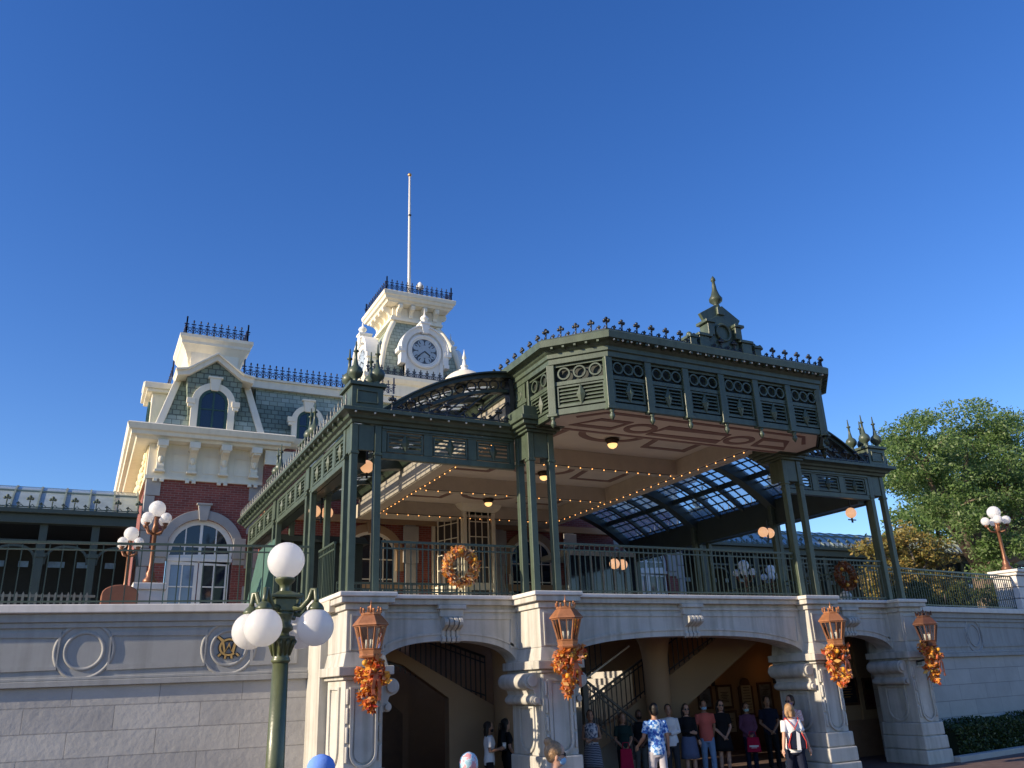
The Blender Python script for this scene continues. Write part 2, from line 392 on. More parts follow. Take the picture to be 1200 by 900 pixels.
def sarc(x0, x1, zs, zc, n=24, e=2.4):
    """flat basket-handle arch from (x0,zs) up to zc and down to (x1,zs)"""
    cx, a, b = (x0 + x1) / 2, (x1 - x0) / 2, zc - zs; out = []
    for k in range(n + 1):
        t = PI - PI * k / n; c, s_ = math.cos(t), math.sin(t)
        out.append((cx + a * math.copysign(abs(c) ** (2 / e), c), zs + b * abs(s_) ** (2 / e)))
    return out
def leaves(clumps, n, size, flat=0.0, rnd=None, aspect=0.5):
    """many small leaf faces spread through (centre, radius) clumps, denser towards each clump's skin"""
    R = rnd or random; m = MB()
    tot = sum((c[1][0] * c[1][1] * c[1][2]) ** (2 / 3) if isinstance(c[1], (tuple, list)) else c[1] ** 2 for c in clumps)
    for c, r in clumps:
        rr = r if isinstance(r, (tuple, list)) else (r, r, r)
        k = int(n * (rr[0] * rr[1] * rr[2]) ** (2 / 3) / tot) + 1
        for _ in range(k):
            d = Vector((R.gauss(0, 1), R.gauss(0, 1), R.gauss(0, 1))).normalized(); t = R.random() ** 0.45 * R.uniform(0.85, 1.1)
            q = Vector((c[0] + d.x * rr[0] * t, c[1] + d.y * rr[1] * t, c[2] + d.z * rr[2] * t))
            a = Vector((R.gauss(0, 1), R.gauss(0, 1), R.gauss(0, 1 - flat))).normalized()
            b = a.cross(Vector((R.gauss(0, 1), R.gauss(0, 1), R.gauss(0, 1)))).normalized()
            sz = size * R.uniform(0.6, 1.35); bb = b * (sz * aspect)
            i = [m.p(*(q - a * sz)), m.p(*(q + bb)), m.p(*(q + a * sz)), m.p(*(q - bb))]
            m.face(i)
    return m
# ================================================================ ground
g = MB(); g.slab([(-700, -500), (900, -500), (900, 1500), (-700, 1500)], -0.5, 0.0)
tag(g.build('ground', paver), kind='structure')
# planting strip and kerb on the right
k = MB(); k.box(20.0, 40, 16.3, 16.55, -0.05, 0.13); kb = tag(k.build('kerb', kerbm, bevel=0.015), kind='structure'); swing(kb, *RSW)
# terrace paving (roof of the passages below)
t = MB()
t.box(4.2, 20.4, 16.1, 18.75, 3.72, 3.95); t.box(4.2, 5.2, 18.75, 21.4, 3.72, 3.95); t.box(13.1, 20.4, 18.75, 21.4, 3.72, 3.95); t.box(4.2, 20.4, 21.4, 29.4, 3.72, 3.95)
t.slab([(4.2, 18.0), (4.2, 60), (-60, 60), swung(-60, 18.35, *LSW)], 3.72, 3.952); t.slab([(20.4, 18.0), swung(70, 18.35, *RSW), (70, 60), (20.4, 60)], 3.72, 3.952)
t.box(4.2, 20.4, 29.4, 60, 3.72, 3.951)
tag(t.build('terrace_pavement', deckm), kind='structure')

# ================================================================ retaining walls
def roundel(parent, xc, zc, y, m):
    b = MB()
    for R, w_ in ((0.5, 0.075), (0.33, 0.075)): b.torus((xc, y + 0.008, zc), R, w_ / 2, 'y', 36, 8)
    return b.build('roundel', m, parent)
def retaining(x0, x1, y, circles, lab, pilaster=None):
    T = thing('retaining_wall', lab, 'wall', ((x0 + x1) / 2, y, 0))
    b = MB(); b.box(x0, x1, y + 0.03, y + 0.5, 0, 2.55); b.build('ashlar_facing', ashlar, T)
    b = MB(); b.box(x0, x1, y, y + 0.5, 2.66, 3.7); b.build('frieze', greystone, T)
    b = MB(); b.box(x0, x1, y - 0.06, y + 0.5, 2.552, 2.66); b.box(x0, x1, y - 0.03, y + 0.45, 2.661, 2.72)
    b.box(x0, x1, y - 0.05, y + 0.5, 3.6, 3.7); b.box(x0, x1, y - 0.1, y + 0.5, 3.701, 3.86); b.build('moulding', greystone, T, 0.012)
    b = MB(); b.box(x0, x1, y - 0.2, y + 0.6, 3.861, 4.02); b.build('coping', capm, T, 0.02)
    for xc in circles: roundel(T, xc, 3.18, y, greystone)
    edges = [x0 + 0.25] + [e for xc in circles for e in (xc - 0.44, xc + 0.44)] + [x1 - 0.25]
    for i in range(0, len(edges), 2):
        a, c = edges[i], edges[i + 1]
        if c - a < 0.4: continue
        b = MB(); b.strip([(a, 2.88), (c, 2.88), (c, 3.48), (a, 3.48)], 0.06, y - 0.03, y + 0.01, closed=True); b.build('panel_moulding', greystone, T)
    return T
cl = [2.69, 0.1, -2.5, -5.1, -7.7, -10.3]
WL = retaining(-24, 4.25, 18.1, cl[::-1], 'long grey stone retaining wall with round plaster mouldings, behind the green globe lamp post')
WR = retaining(20.3, 29.0, 18.1, [25.4], 'bluish grey block wall with one round moulding above the clipped hedge')
# pilaster and pillar on the right wall
P_ = thing('wall_pillar', 'square grey stone pillar on the right wall carrying a copper globe lamp', 'pillar', (29.4, 18.1, 0))
b = MB(); b.box(29.0, 29.85, 17.95, 18.9, 0, 3.86); b.build('pilaster', greystone, P_, 0.01)
b = MB(); b.box(28.9, 29.95, 17.8, 19.0, 3.861, 4.03); b.box(28.88, 29.92, 17.9, 18.95, 5.3, 5.4); b.box(28.94, 29.86, 17.98, 18.9, 5.2, 5.298); b.build('capstone', capm, P_, 0.02)
b = MB()
for z in (4.031, 4.42, 4.81): b.box(29.0, 29.8, 18.05, 18.85, z, z + 0.37)
build_each(b, 'stone_block', capm, P_, 0.02)
WF = retaining(29.85, 44, 18.1, [32.5, 35.5], 'far grey block wall beyond the stone pillar')

# brass monogram in the second roundel
em = MB()
E0 = (2.69, 18.085, 3.19)
em.frame((E0[0], E0[1], E0[2]), (1.3, 0, 0), (0, 1, 0), (0, 0, 1.2))
def strokes(mb, wid, y0, y1):
    mb.strip([(-0.1, 0.12), (-0.055, -0.09), (0.0, 0.05), (0.055, -0.09), (0.1, 0.12)], wid, y0, y1)
    mb.strip(arc(0, 0.0, 0.13, 0.125, 50, 310, 20), wid, y0 + 0.004, y1 - 0.004)
    mb.strip([(0.085, 0.1), (0.17, 0.17)], wid, y0 + 0.003, y1); mb.strip([(-0.085, 0.1), (-0.17, 0.17)], wid, y0 + 0.003, y1)
    mb.strip([(-0.17, 0.17), (-0.1, 0.09), (0.0, 0.13), (0.1, 0.09), (0.17, 0.17)], wid * 0.8, y0 + 0.006, y1 - 0.006)
    mb.strip([(-0.04, -0.12), (-0.05, -0.18)], wid, y0 + 0.002, y1); mb.strip([(0.04, -0.12), (0.05, -0.18)], wid, y0 + 0.002, y1)
    mb.strip([(0.11, -0.1), (0.15, -0.14)], wid, y0 + 0.002, y1); mb.strip([(-0.11, -0.1), (-0.15, -0.14)], wid, y0 + 0.002, y1)
strokes(em, 0.062, -0.01, 0.01)
eo = em.build('emblem', ink, WL)
e2 = MB(); e2.frame((E0[0], E0[1], E0[2]), (1.3, 0, 0), (0, 1, 0), (0, 0, 1.2)); strokes(e2, 0.03, -0.03, -0.011); e2.build('emblem_letter', gold, eo)

swing(WL, *LSW)
for o_ in (WR, P_, WF): swing(o_, *RSW)
# ================================================================ arcade under the canopy
A = thing('terrace_arcade', 'grey painted stone arcade of three flat arches carrying the green iron canopy', 'arcade', (12.3, 15.6, 0))
def volute(side):
    """scroll bracket profile in (u,z); u grows out of the pier side"""
    P = []
    P += [(0, 2.49)]
    P += arc(0.2, 2.33, 0.15, 0.15, 88, -60, 12)
    P += [(0.16, 2.16), (0.13, 2.08)]
    P += arc(0.12, 1.98, 0.085, 0.085, 60, -120, 9)
    P += [(0, 1.88)]
    return [(side * a, c) for a, c in P]
def tongue(mb, xc, wid, z0, z1, y, th):
    h = wid / 2
    pts = [(xc - h, z1)] + [(xc + h * math.cos(math.radians(180 + 180 * k / 14)), z0 + h + h * math.sin(math.radians(180 + 180 * k / 14))) for k in range(15)] + [(xc + h, z1)]
    mb.strip(pts, 0.05, y - th, y + 0.01, closed=True)
    q = h - 0.06
    pts = [(xc - q, z1 - 0.07)] + [(xc + q * math.cos(math.radians(180 + 180 * k / 14)), z0 + h + q * math.sin(math.radians(180 + 180 * k / 14))) for k in range(15)] + [(xc + q, z1 - 0.07)]
    mb.prism(pts, y - th * 0.45, y + 0.01)
def pier(xc, yf, yb, outer=0):
    b = MB()
    for i, (z0, z1, h) in enumerate(((0, 0.33, 0.475), (0.345, 0.65, 0.445), (0.665, 0.97, 0.415))):
        b.box(xc - h, xc + h, yf - 0.12 + 0.03 * i, yb, z0, z1)
    b.box(xc - 0.38, xc + 0.38, yf - 0.02, yb - 0.02, 0.01, 0.96)
    b.build('pier_base', stone, A, 0.025)
    b = MB(); b.box(xc - 0.355, xc + 0.355, yf, yb - 0.03, 0.971, 2.47); sh = b.build('pier_shaft', stone, A, 0.012)
    b = MB(); tongue(b, xc, 0.46, 1.02, 2.33, yf, 0.045)
    for q in range(4):                                   # scalloped edge beads beside the panel
        z = 1.1 + q * 0.32
        for s_ in (-1, 1): b.tube([(xc + s_ * 0.305, yf - 0.012, z), (xc + s_ * 0.305, yf - 0.012, z + 0.26)], 0.03, 8)
    b.build('tongue_panel', stone, sh, 0.006)
    for s_ in (-1, 1):
        b = MB(o=(xc + s_ * 0.355, 0, 0), u=(0, 1, 0), w=(-s_, 0, 0)); tongue(b, (yf + yb) / 2, 0.6, 1.02, 2.33 if outer == s_ else 1.85, 0, 0.04); b.build('tongue_panel', stone, sh, 0.006)
    b = MB(); b.box(xc - 0.42, xc + 0.42, yf - 0.06, yb + 0.02, 2.471, 2.54); b.box(xc - 0.52, xc + 0.52, yf - 0.15, yb + 0.05, 2.541, 2.70); b.build('impost', stone, A, 0.015)
    b = MB(); b.frustum((xc - 0.43, xc + 0.43, yf - 0.07, yb), 2.701, (xc - 0.37, xc + 0.37, yf - 0.01, yb), 2.95)
    b.box(xc - 0.37, xc + 0.37, yf - 0.01, yb, 2.951, 3.70)
    b.box(xc - 0.42, xc + 0.42, yf - 0.06, yb, 3.70, 3.82); b.build('pedestal', stone, A, 0.012)
    b = MB(); b.strip([(xc - 0.27, 3.0), (xc + 0.27, 3.0), (xc + 0.27, 3.6), (xc - 0.27, 3.6)], 0.035, yf - 0.03, yf, closed=True); b.build('pedestal_panel', stone, A)
    b = MB(); b.box(xc - 0.52, xc + 0.52, yf - 0.16, yb + 0.3, 3.821, 3.93); b.build('pedestal_cornice', stone, A, 0.015)
    b = MB(); b.box(xc - 0.56, xc + 0.56, yf - 0.2, yb + 0.3, 3.931, 4.02); b.build('pedestal_cap', capm, A, 0.02)
    for s_ in (-1, 1):
        if s_ == outer: continue
        b = MB(o=(xc + s_ * 0.355, 0, 0)); b.prism(volute(s_), yf + 0.1, yb - 0.1)
        v = b.build('scroll_bracket', stone, A, 0.01)
        b = MB()
        for yy in (yf + 0.07, yb - 0.07):
            b.tube([(xc + s_ * 0.555, yy - 0.03, 2.33), (xc + s_ * 0.555, yy + 0.03, 2.33)], 0.11, 14); b.tube([(xc + s_ * 0.475, yy - 0.03, 1.98), (xc + s_ * 0.475, yy + 0.03, 1.98)], 0.06, 12)
        build_each(b, 'scroll_eye', stone, v, 0.01)
PX = [4.74, 8.5, 15.9, 19.72]
pier(PX[0], 15.5, 16.75, -1); pier(PX[1], 14.95, 16.35); pier(PX[2], 15.1, 16.45); pier(PX[3], 15.62, 16.8, 1)
def archwall(x0, x1, ox0, ox1, yf, yb):
    P = [(x0, 2.62), (ox0, 2.62)] + sarc(ox0, ox1, 2.62, 3.15, 30)[1:-1] + [(ox1, 2.62), (x1, 2.62), (x1, 3.83), (x0, 3.83)]
    b = MB(); b.prism(P, yf, yb); b.build('arch_wall', stone, A)
    ar = sarc(ox0 - 0.17, ox1 + 0.17, 2.62, 3.29, 30)
    b = MB(); b.strip([(x0 + 0.14, 3.6)] + [(x0 + 0.14, 2.98)] + [p for p in ar if p[1] > 2.98] + [(x1 - 0.14, 2.98), (x1 - 0.14, 3.6)], 0.045, yf - 0.025, yf + 0.01, closed=True)
    b.box(x0, x1, yf - 0.04, yf, 3.7, 3.75)
    b.build('arch_moulding', stone, A)
    b = MB(); b.box(x0, x1, yf - 0.14, yb + 0.3, 3.831, 3.935); b.build('arch_cornice', stone, A, 0.012)
    b = MB(); b.box(x0, x1, yf - 0.22, yb + 0.3, 3.936, 4.018); b.build('terrace_cap', capm, A, 0.02)
    xc = (ox0 + ox1) / 2
    b = MB(); b.box(xc - 0.3, xc + 0.3, yf - 0.17, yf, 3.75, 3.83); b.box(xc - 0.25, xc + 0.25, yf - 0.12, yf, 3.6, 3.749)
    for i in range(4):
        x = xc - 0.2 + i * 0.105
        prof = [(0, 3.6), (-0.13, 3.6)] + [(-0.1 + 0.12 * math.cos(math.radians(a)) - 0.04, 3.49 + 0.1 * math.sin(math.radians(a))) for a in (110, 150, 180, 210, 250)] + [(-0.06, 3.34), (-0.05, 3.24), (-0.09, 3.2), (-0.08, 3.13), (0, 3.1)]
        b.frame((0, yf, 0)); b.prismx(prof, x, x + 0.085); b.frame()
    b.build('keystone_scroll', stone, A, 0.012)
archwall(PX[0] + 0.37, PX[1] - 0.37, 5.14, 8.1, 15.95, 16.45)
archwall(PX[1] + 0.37, PX[2] - 0.37, 8.88, 15.52, 15.38, 15.95)
archwall(PX[2] + 0.37, PX[3] - 0.37, 16.28, 19.34, 16.0, 16.5)
for x in (4.35,):
    b = MB(); b.box(x - 0.12, x + 0.12, 16.75, 18.0, 0, 3.83); b.build('return_wall', stone, A)
    b = MB(); b.box(x - 0.3, x + 0.3, 16.9, 17.95, 3.831, 4.016); b.build('return_cap', capm, A, 0.02)

b = MB(); b.box(20.1, 20.4, 16.55, 17.3, 0, 3.83); b.build('return_wall', stone, A)
# ---------------------------------------------------------------- rooms behind the arches
I = thing('passage_interior', 'shadowed tan plaster passage walls and stairs seen through the arches', 'passage', (12.3, 20, 0))
b = MB()
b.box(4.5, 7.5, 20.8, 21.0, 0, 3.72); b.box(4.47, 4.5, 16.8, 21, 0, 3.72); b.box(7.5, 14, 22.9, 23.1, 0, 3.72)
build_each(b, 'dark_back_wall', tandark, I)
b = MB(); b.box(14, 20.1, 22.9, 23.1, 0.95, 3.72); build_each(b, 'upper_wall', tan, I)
b = MB(); b.box(14, 20.1, 22.85, 23.1, 0, 0.948); b.box(13.99, 20.1, 22.8, 23.1, 0.9, 0.99); b.build('wainscot', wood, I)
# right-hand niche behind the third arch
b = MB(); b.box(17.75, 23.0, 18.3, 18.5, 0.96, 3.72); b.box(20.3, 20.42, 18.22, 18.299, 0.96, 3.72); b.build('niche_wall', tan, I)
b = MB(); b.box(17.75, 23.0, 18.25, 18.5, 0, 0.9); b.box(17.75, 23.0, 18.2, 18.5, 0.9, 0.958); b.build('niche_dado', mat('dado_brown', (0.24, 0.14, 0.085), 0.6), I)
# left stair: raked wall rising to the left, dark doorway beneath it
b = MB(); b.prism([(7.49, 0), (9.6, 0), (9.6, 1.42), (8.64, 1.82), (6.3, 3.08), (5.1, 3.7), (4.5, 3.7), (4.5, 3.3), (6.4, 2.78), (7.49, 2.05)], 18.15, 18.4); b.build('stair_wall', tan, I)
b = MB(); b.box(5.2, 5.32, 19.5, 19.7, 0, 2.4); b.prism([(5.9, 0), (7.3, 0), (7.3, 1.7), (6.95, 2.0), (6.25, 2.0), (5.9, 1.7)], 20.65, 20.8); build_each(b, 'service_door', wood, I)
def column(x, y, r):
    b = MB(); b.lathe([(r, 0), (r, 2.6), (r * 1.05, 2.85), (r * 1.2, 3.1), (r * 1.55, 3.4), (r * 2.0, 3.71)], (x, y, 0), 20); b.build('column', tan, I)
column(8.75, 17.75, 0.32); column(13.05, 18.0, 0.31)
# right stair rising to the right behind the middle arch
b = MB(); b.prism([(11.3, 0.6), (13.5, 1.75), (13.5, 0), (14.2, 0), (14.2, 1.55), (17.0, 3.2), (17, 3.7), (16.3, 3.7), (13.4, 2.12), (11.3, 0.98)], 18.45, 18.65); b.build('stair_wall', tan, I)
b = MB()
for i in range(14): b.box(9.2 + i * 0.3, 9.5 + i * 0.3, 19.6, 21.2, 0, 0.3 + i * 0.17)
b.build('stair_flight', kerbm, I)
b = MB()
for i in range(5): b.box(9.3, 10.6, 18.2 + i * 0.28, 18.48 + i * 0.28, 0, 0.85 - 0 + i * 0.16 - 0.6)
b.build('lower_steps', kerbm, I)
def stairrail(p, q, n, h, m=iron):
    p, q = Vector(p), Vector(q); b = MB(); up = Vector((0, 0, h))
    b.bar(p + up, q + up, 0.05, 0.05); b.bar(p + up * 0.86, q + up * 0.86, 0.03); b.bar(p + up * 0.12, q + up * 0.12, 0.03)
    for i in range(n + 1):
        c = p.lerp(q, i / n); b.bar(c, c + up, 0.022)
    T_ = b.build('stair_railing', m, I); return T_
stairrail((5.3, 18.28, 3.0), (8.45, 18.28, 1.95), 26, 0.95)
stairrail((13.5, 18.5, 2.2), (16.2, 18.5, 3.62), 16, 0.85); stairrail((11.3, 18.5, 1.0), (13.0, 18.5, 1.9), 12, 0.85)
stairrail((10.9, 17.9, 1.35), (12.6, 17.9, 0.15), 14, 0.95)
stairrail((9.3, 19.5, 0.9), (12.4, 19.5, 2.6), 18, 0.95)
b = MB(); b.bar((10.85, 17.9, 0), (10.85, 17.9, 2.45), 0.13); b.build('newel_post', iron, I)
b = MB()
for z, y in ((1.72, 18.0), (2.15, 19.2)): b.tube([(9.4, y, z - 0.25), (12.3, y, z + 1.35)], 0.022, 6)
build_each(b, 'handrail', white, I)

# things on the passage walls
def framed(label, x0, x1, z0, z1, y, paper, arch=False, lines=7, cat='poster', name='framed_poster'):
    T = thing(name, label, cat, ((x0 + x1) / 2, y, z0)); b = MB(); w_ = 0.07
    if arch:
        P = [(x0, z0), (x1, z0), (x1, z1 - 0.15), (x1 - 0.1, z1 - 0.08), (x1 - 0.1, z1)] + arc((x0 + x1) / 2, z1, (x1 - x0) / 2 - 0.12, 0.14, 0, 180, 10) + [(x0 + 0.1, z1), (x0 + 0.1, z1 - 0.08), (x0, z1 - 0.15)]
        b.prism(P, y - 0.06, y); b.build('frame', wood, T, 0.008)
    else:
        b.box(x0 - w_, x0, y - 0.05, y, z0 - w_, z1 + w_); b.box(x1, x1 + w_, y - 0.05, y, z0 - w_, z1 + w_); b.box(x0, x1, y - 0.05, y, z0 - w_, z0); b.box(x0, x1, y - 0.05, y, z1, z1 + w_); b.build('frame', wood, T, 0.008)
    b = MB(); b.box(x0 + (0.09 if arch else 0.002), x1 - (0.09 if arch else 0.002), y - (0.066 if arch else 0.03), y - (0.061 if arch else 0.001), z0 + (0.08 if arch else 0.002), z1 - (0.1 if arch else 0.002)); b.build('sheet', paper, T)
    if lines:
        b = MB(); rr = random.Random(int(x0 * 100)); q = y - (0.072 if arch else 0.036)
        for i in range(lines):
            z = z1 - 0.16 - i * (z1 - z0 - 0.26) / max(1, lines); hw = (x1 - x0) * rr.uniform(0.15, 0.33); b.box((x0 + x1) / 2 - hw, (x0 + x1) / 2 + hw, q, q + 0.005, z - 0.018, z)
        b.build('lettering', ink if paper is not ink else gold, T)
paper = mat('yellowed_paper', (0.42, 0.36, 0.24), 0.7, bump=0)
paper2 = mat('blue_grey_print', (0.16, 0.18, 0.2), 0.7, var=0.5, scale=5, bump=0)
framed('pale framed notice on the tan wall left of the arched board', 18.97, 19.5, 1.33, 1.93, 22.9, paper)
framed('dim framed notice half hidden behind the man in coral', 18.2, 18.65, 1.35, 1.9, 22.9, paper2)
framed('arched topped display board in dark wood between two framed notices', 19.85, 20.45, 1.0, 2.05, 22.9, paper, True, 9, 'board', 'display_board')
framed('framed grey print behind the man with the blue mask', 20.75, 21.25, 1.2, 1.95, 22.9, paper2)
framed('small lower framed notice under the pale notice', 18.97, 19.5, 0.55, 1.13, 22.8, paper)
b = MB(); b.box(20.1, 23, 22.9, 23.1, 0.95, 3.72); b.build('upper_wall', tan, I)
b = MB(); b.box(20.1, 23, 22.84, 23.1, 0, 0.948); b.build('wainscot', wood, I)
framed('wide black memorial plaque with gold lettering on the niche wall', 19.42, 20.2, 1.42, 2.02, 18.295, ink, False, 5, 'plaque', 'wall_plaque')
framed('small dark plaque upper right in the niche', 20.58, 20.86, 1.74, 2.0, 18.295, ink, False, 0, 'plaque', 'wall_plaque')
framed('maroon plaque below the small dark one in the niche', 20.55, 21.05, 1.28, 1.62, 18.295, mat('maroon_enamel', (0.08, 0.02, 0.025), 0.4), False, 0, 'plaque', 'wall_plaque')
def sconce(label, x, y, z):
    T = thing('wall_sconce', label, 'wall lamp', (x, y, z)); b = MB(); b.bar((x + 0.25, y + 0.25, z - 0.2), (x, y + 0.05, z - 0.2), 0.05); b.bar((x, y, z - 0.22), (x, y, z - 0.12), 0.05); b.bar((x + 0.25, y + 0.25, z - 0.45), (x + 0.25, y + 0.25, z - 0.05), 0.09); b.build('bracket', iron, T)
    b = MB(); b.sphere((x, y, z), 0.14); b.build('globe', amber, T)
sconce('glowing amber wall globe above the pale framed notice', 18.55, 22.6, 2.42); sconce('glowing amber wall globe nearest the third pier', 20.95, 22.3, 2.42)
# ================================================================ iron entrance canopy
C_ = thing('entrance_canopy', 'ornate sage green iron canopy with a projecting louvred bay and glass side vaults', 'canopy', (12.3, 16, 3.95))
def sweep(mb, path, prof, closed=False):
    """closed profile (outward offset, z) swept along a plan path; outward is to the left of the path"""
    n = len(path); rings = []
    for k in range(n):
        p = Vector(path[k])
        def nrm(i, j):
            d = (Vector(path[j]) - Vector(path[i])).normalized(); return Vector((-d.y, d.x))
        if closed: a, b = nrm((k - 1) % n, k), nrm(k, (k + 1) % n)
        else:
            a = nrm(k - 1, k) if k > 0 else nrm(k, k + 1); b = nrm(k, k + 1) if k < n - 1 else a
        m_ = (a + b); m_ = m_ / max(0.3, (1 + a.dot(b)))
        rings.append([mb.p(p.x + m_.x * o_, p.y + m_.y * o_, z) for o_, z in prof])
    q = len(prof)
    for k in range(n if closed else n - 1):
        A_, B_ = rings[k], rings[(k + 1) % n]
        for t in range(q): mb.face((A_[t], A_[(t + 1) % q], B_[(t + 1) % q], B_[t]))
    if not closed: mb.face(rings[0]); mb.face(rings[-1][::-1])
    return mb
def crest(mb, p, q, z, sp=0.43, h=0.34, spiky=False):
    p, q = Vector((*p, z)), Vector((*q, z)); L_ = (q - p).length; n = max(1, round(L_ / sp))
    mb.bar(p + Vector((0, 0, 0.05)), q + Vector((0, 0, 0.05)), 0.03, 0.03)
    for i in range(2 * n + 1):
        c = p.lerp(q, i / (2 * n)); k = h if i % 2 == 0 else h * 0.5
        if spiky: mb.lathe([(0.03, 0), (0.014, k * 0.3), (0.026, k * 0.5), (0.012, k * 0.62), (0.02, k * 0.74), (0.002, k)], c, 6)
        else:
            mb.lathe([(0.05, 0), (0.03, k * 0.12), (0.016, k * 0.25), (0.016, k * 0.5), (0.03, k * 0.54), (0.016, k * 0.6)], c, 6)
            t_ = (q - p).normalized(); hh = c + Vector((0, 0, k * 0.72)); g_ = k * 0.15
            for dx, dz in ((-1, 0.0), (1, 0.0), (0, 1.0), (0, 0.1)): mb.sphere(hh + t_ * (dx * g_) + Vector((0, 0, dz * g_)), g_ * 0.8, 6, 4)
        if i < 2 * n:
            e = p.lerp(q, (i + 0.5) / (2 * n)); mb.tube([c + Vector((0, 0, 0.04)), c.lerp(e, 0.5) + Vector((0, 0, 0.13)), e + Vector((0, 0, 0.05))], 0.014, 5, cap=False)
def roofcrest(mb, p, q, z, sp=0.32, h=0.55):
    p, q = Vector((*p, z)), Vector((*q, z)); L_ = (q - p).length; n = max(1, round(L_ / sp)); d = (q - p).normalized()
    mb.bar(p + Vector((0, 0, 0.03)), q + Vector((0, 0, 0.03)), 0.03, 0.05); mb.bar(p + Vector((0, 0, h * 0.48)), q + Vector((0, 0, h * 0.48)), 0.02, 0.025)
    for i in range(n + 1):
        c = p.lerp(q, i / n); k = h * (1.25 if i in (0, n) else 1.0)
        mb.bar(c, c + Vector((0, 0, k)), 0.027 if 0 < i < n else 0.05)
        mb.sphere(c + Vector((0, 0, k * 0.95)), (0.035, 0.035, 0.06), 6, 4)
        a = c + Vector((0, 0, h * 0.74)); mb.bar(a - d * 0.085, a + d * 0.08, 0.036, 0.036)
        a = c + Vector((0, 0, h * 0.5)); mb.bar(a - d * 0.06 + Vector((0, 0, 0.06)), a, 0.03); mb.bar(a + d * 0.06 + Vector((0, 0, 0.06)), a, 0.03)
        if i < n:
            e = p.lerp(q, (i + 0.5) / n)
            for s_ in (-1, 1):
                pts = [e + d * (s_ * sp * 0.36) + Vector((0, 0, 0.06)), e + d * (s_ * sp * 0.46) + Vector((0, 0, h * 0.25)), e + d * (s_ * sp * 0.26) + Vector((0, 0, h * 0.42)), e + d * (s_ * sp * 0.07) + Vector((0, 0, h * 0.3)), e + d * (s_ * sp * 0.24) + Vector((0, 0, h * 0.2))]
                mb.tube(pts, 0.02, 5, cap=False)
FIN = [(0.08, 0), (0.08, 0.03), (0.045, 0.06), (0.06, 0.1), (0.14, 0.17), (0.165, 0.25), (0.13, 0.34), (0.06, 0.4), (0.035, 0.55), (0.028, 0.7), (0.06, 0.715), (0.06, 0.74), (0.024, 0.76), (0.014, 0.95), (0.0, 0.97)]
def finial(x, y, z, parent, s=1.0, m=green):
    b = MB(); b.lathe([(r * s, h * s) for r, h in FIN], (x, y, z), 14); return b.build('finial', m, parent)
def louvre(fr, u0, u1, z0, z1, parent, n=4, dark=True):
    o, u, w_ = fr; b = MB(o, u, w_); f = 0.035
    b.box(u0, u0 + f, -0.03, 0.03, z0, z1); b.box(u1 - f, u1, -0.03, 0.03, z0, z1); b.box(u0 + f, u1 - f, -0.03, 0.03, z0, z0 + f); b.box(u0 + f, u1 - f, -0.03, 0.03, z1 - f, z1)
    for i in range(n):
        z = z0 + f + (i + 0.5) * (z1 - z0 - 2 * f) / n
        b.prismx([(-0.015, z - 0.035), (0.035, z + 0.01), (0.035, z + 0.03), (-0.015, z - 0.012)], u0 + f, u1 - f)
    L_ = b.build('louvre_panel', green, parent)
    c = (u0 + u1) / 2; d = MB(o, u, w_); hz = (z1 - z0) * 0.5; hx = hz * 0.42; zc = (z0 + z1) / 2
    i = [d.p(c - hx, -0.035, zc), d.p(c, -0.035, zc - hz), d.p(c + hx, -0.035, zc), d.p(c, -0.035, zc + hz), d.p(c, -0.085, zc)]
    j = [d.p(c - hx, 0.01, zc), d.p(c, 0.01, zc - hz), d.p(c + hx, 0.01, zc), d.p(c, 0.01, zc + hz)]
    for k in range(4): d.face((i[k], i[(k + 1) % 4], i[4])); d.face((i[k], i[(k + 1) % 4], j[(k + 1) % 4], j[k]))
    d.face(j)
    d.build('diamond_boss', green, L_)
def vz(x): return 9.04 - 0.112 * (8.5 - x) ** 2
EAVE = [(0, 7.5), (0.06, 7.51), (0.08, 7.57), (0.15, 7.59), (0.17, 7.64), (0.22, 7.67), (0.31, 7.69), (0.31, 7.76), (0.27, 7.78), (0, 7.84)]
POST = 0.145
def cluster(xc, yc, offs, ztop, z0=3.95, rows=(6.85, 6.91)):
    for dx, dy in offs:
        b = MB(); x, y = xc + dx, yc + dy; h = POST / 2
        b.box(x - h, x + h, y - h, y + h, z0, ztop); b.box(x - h - 0.02, x + h + 0.02, y - h - 0.02, y + h + 0.02, rows[0], rows[1]); b.box(x - h - 0.025, x + h + 0.025, y - h - 0.025, y + h + 0.025, z0, z0 + 0.1)
        b.build('post', green, C_, 0.012)
SQ = [(-.25, -.25), (.25, -.25), (-.25, .25), (.25, .25)]
def panelbox(x0, x1, y0, y1, z0, z1):
    b = MB(); b.box(x0, x1, y0, y1, z0, z1); return b.build('post_panel', green2 if False else green, C_)

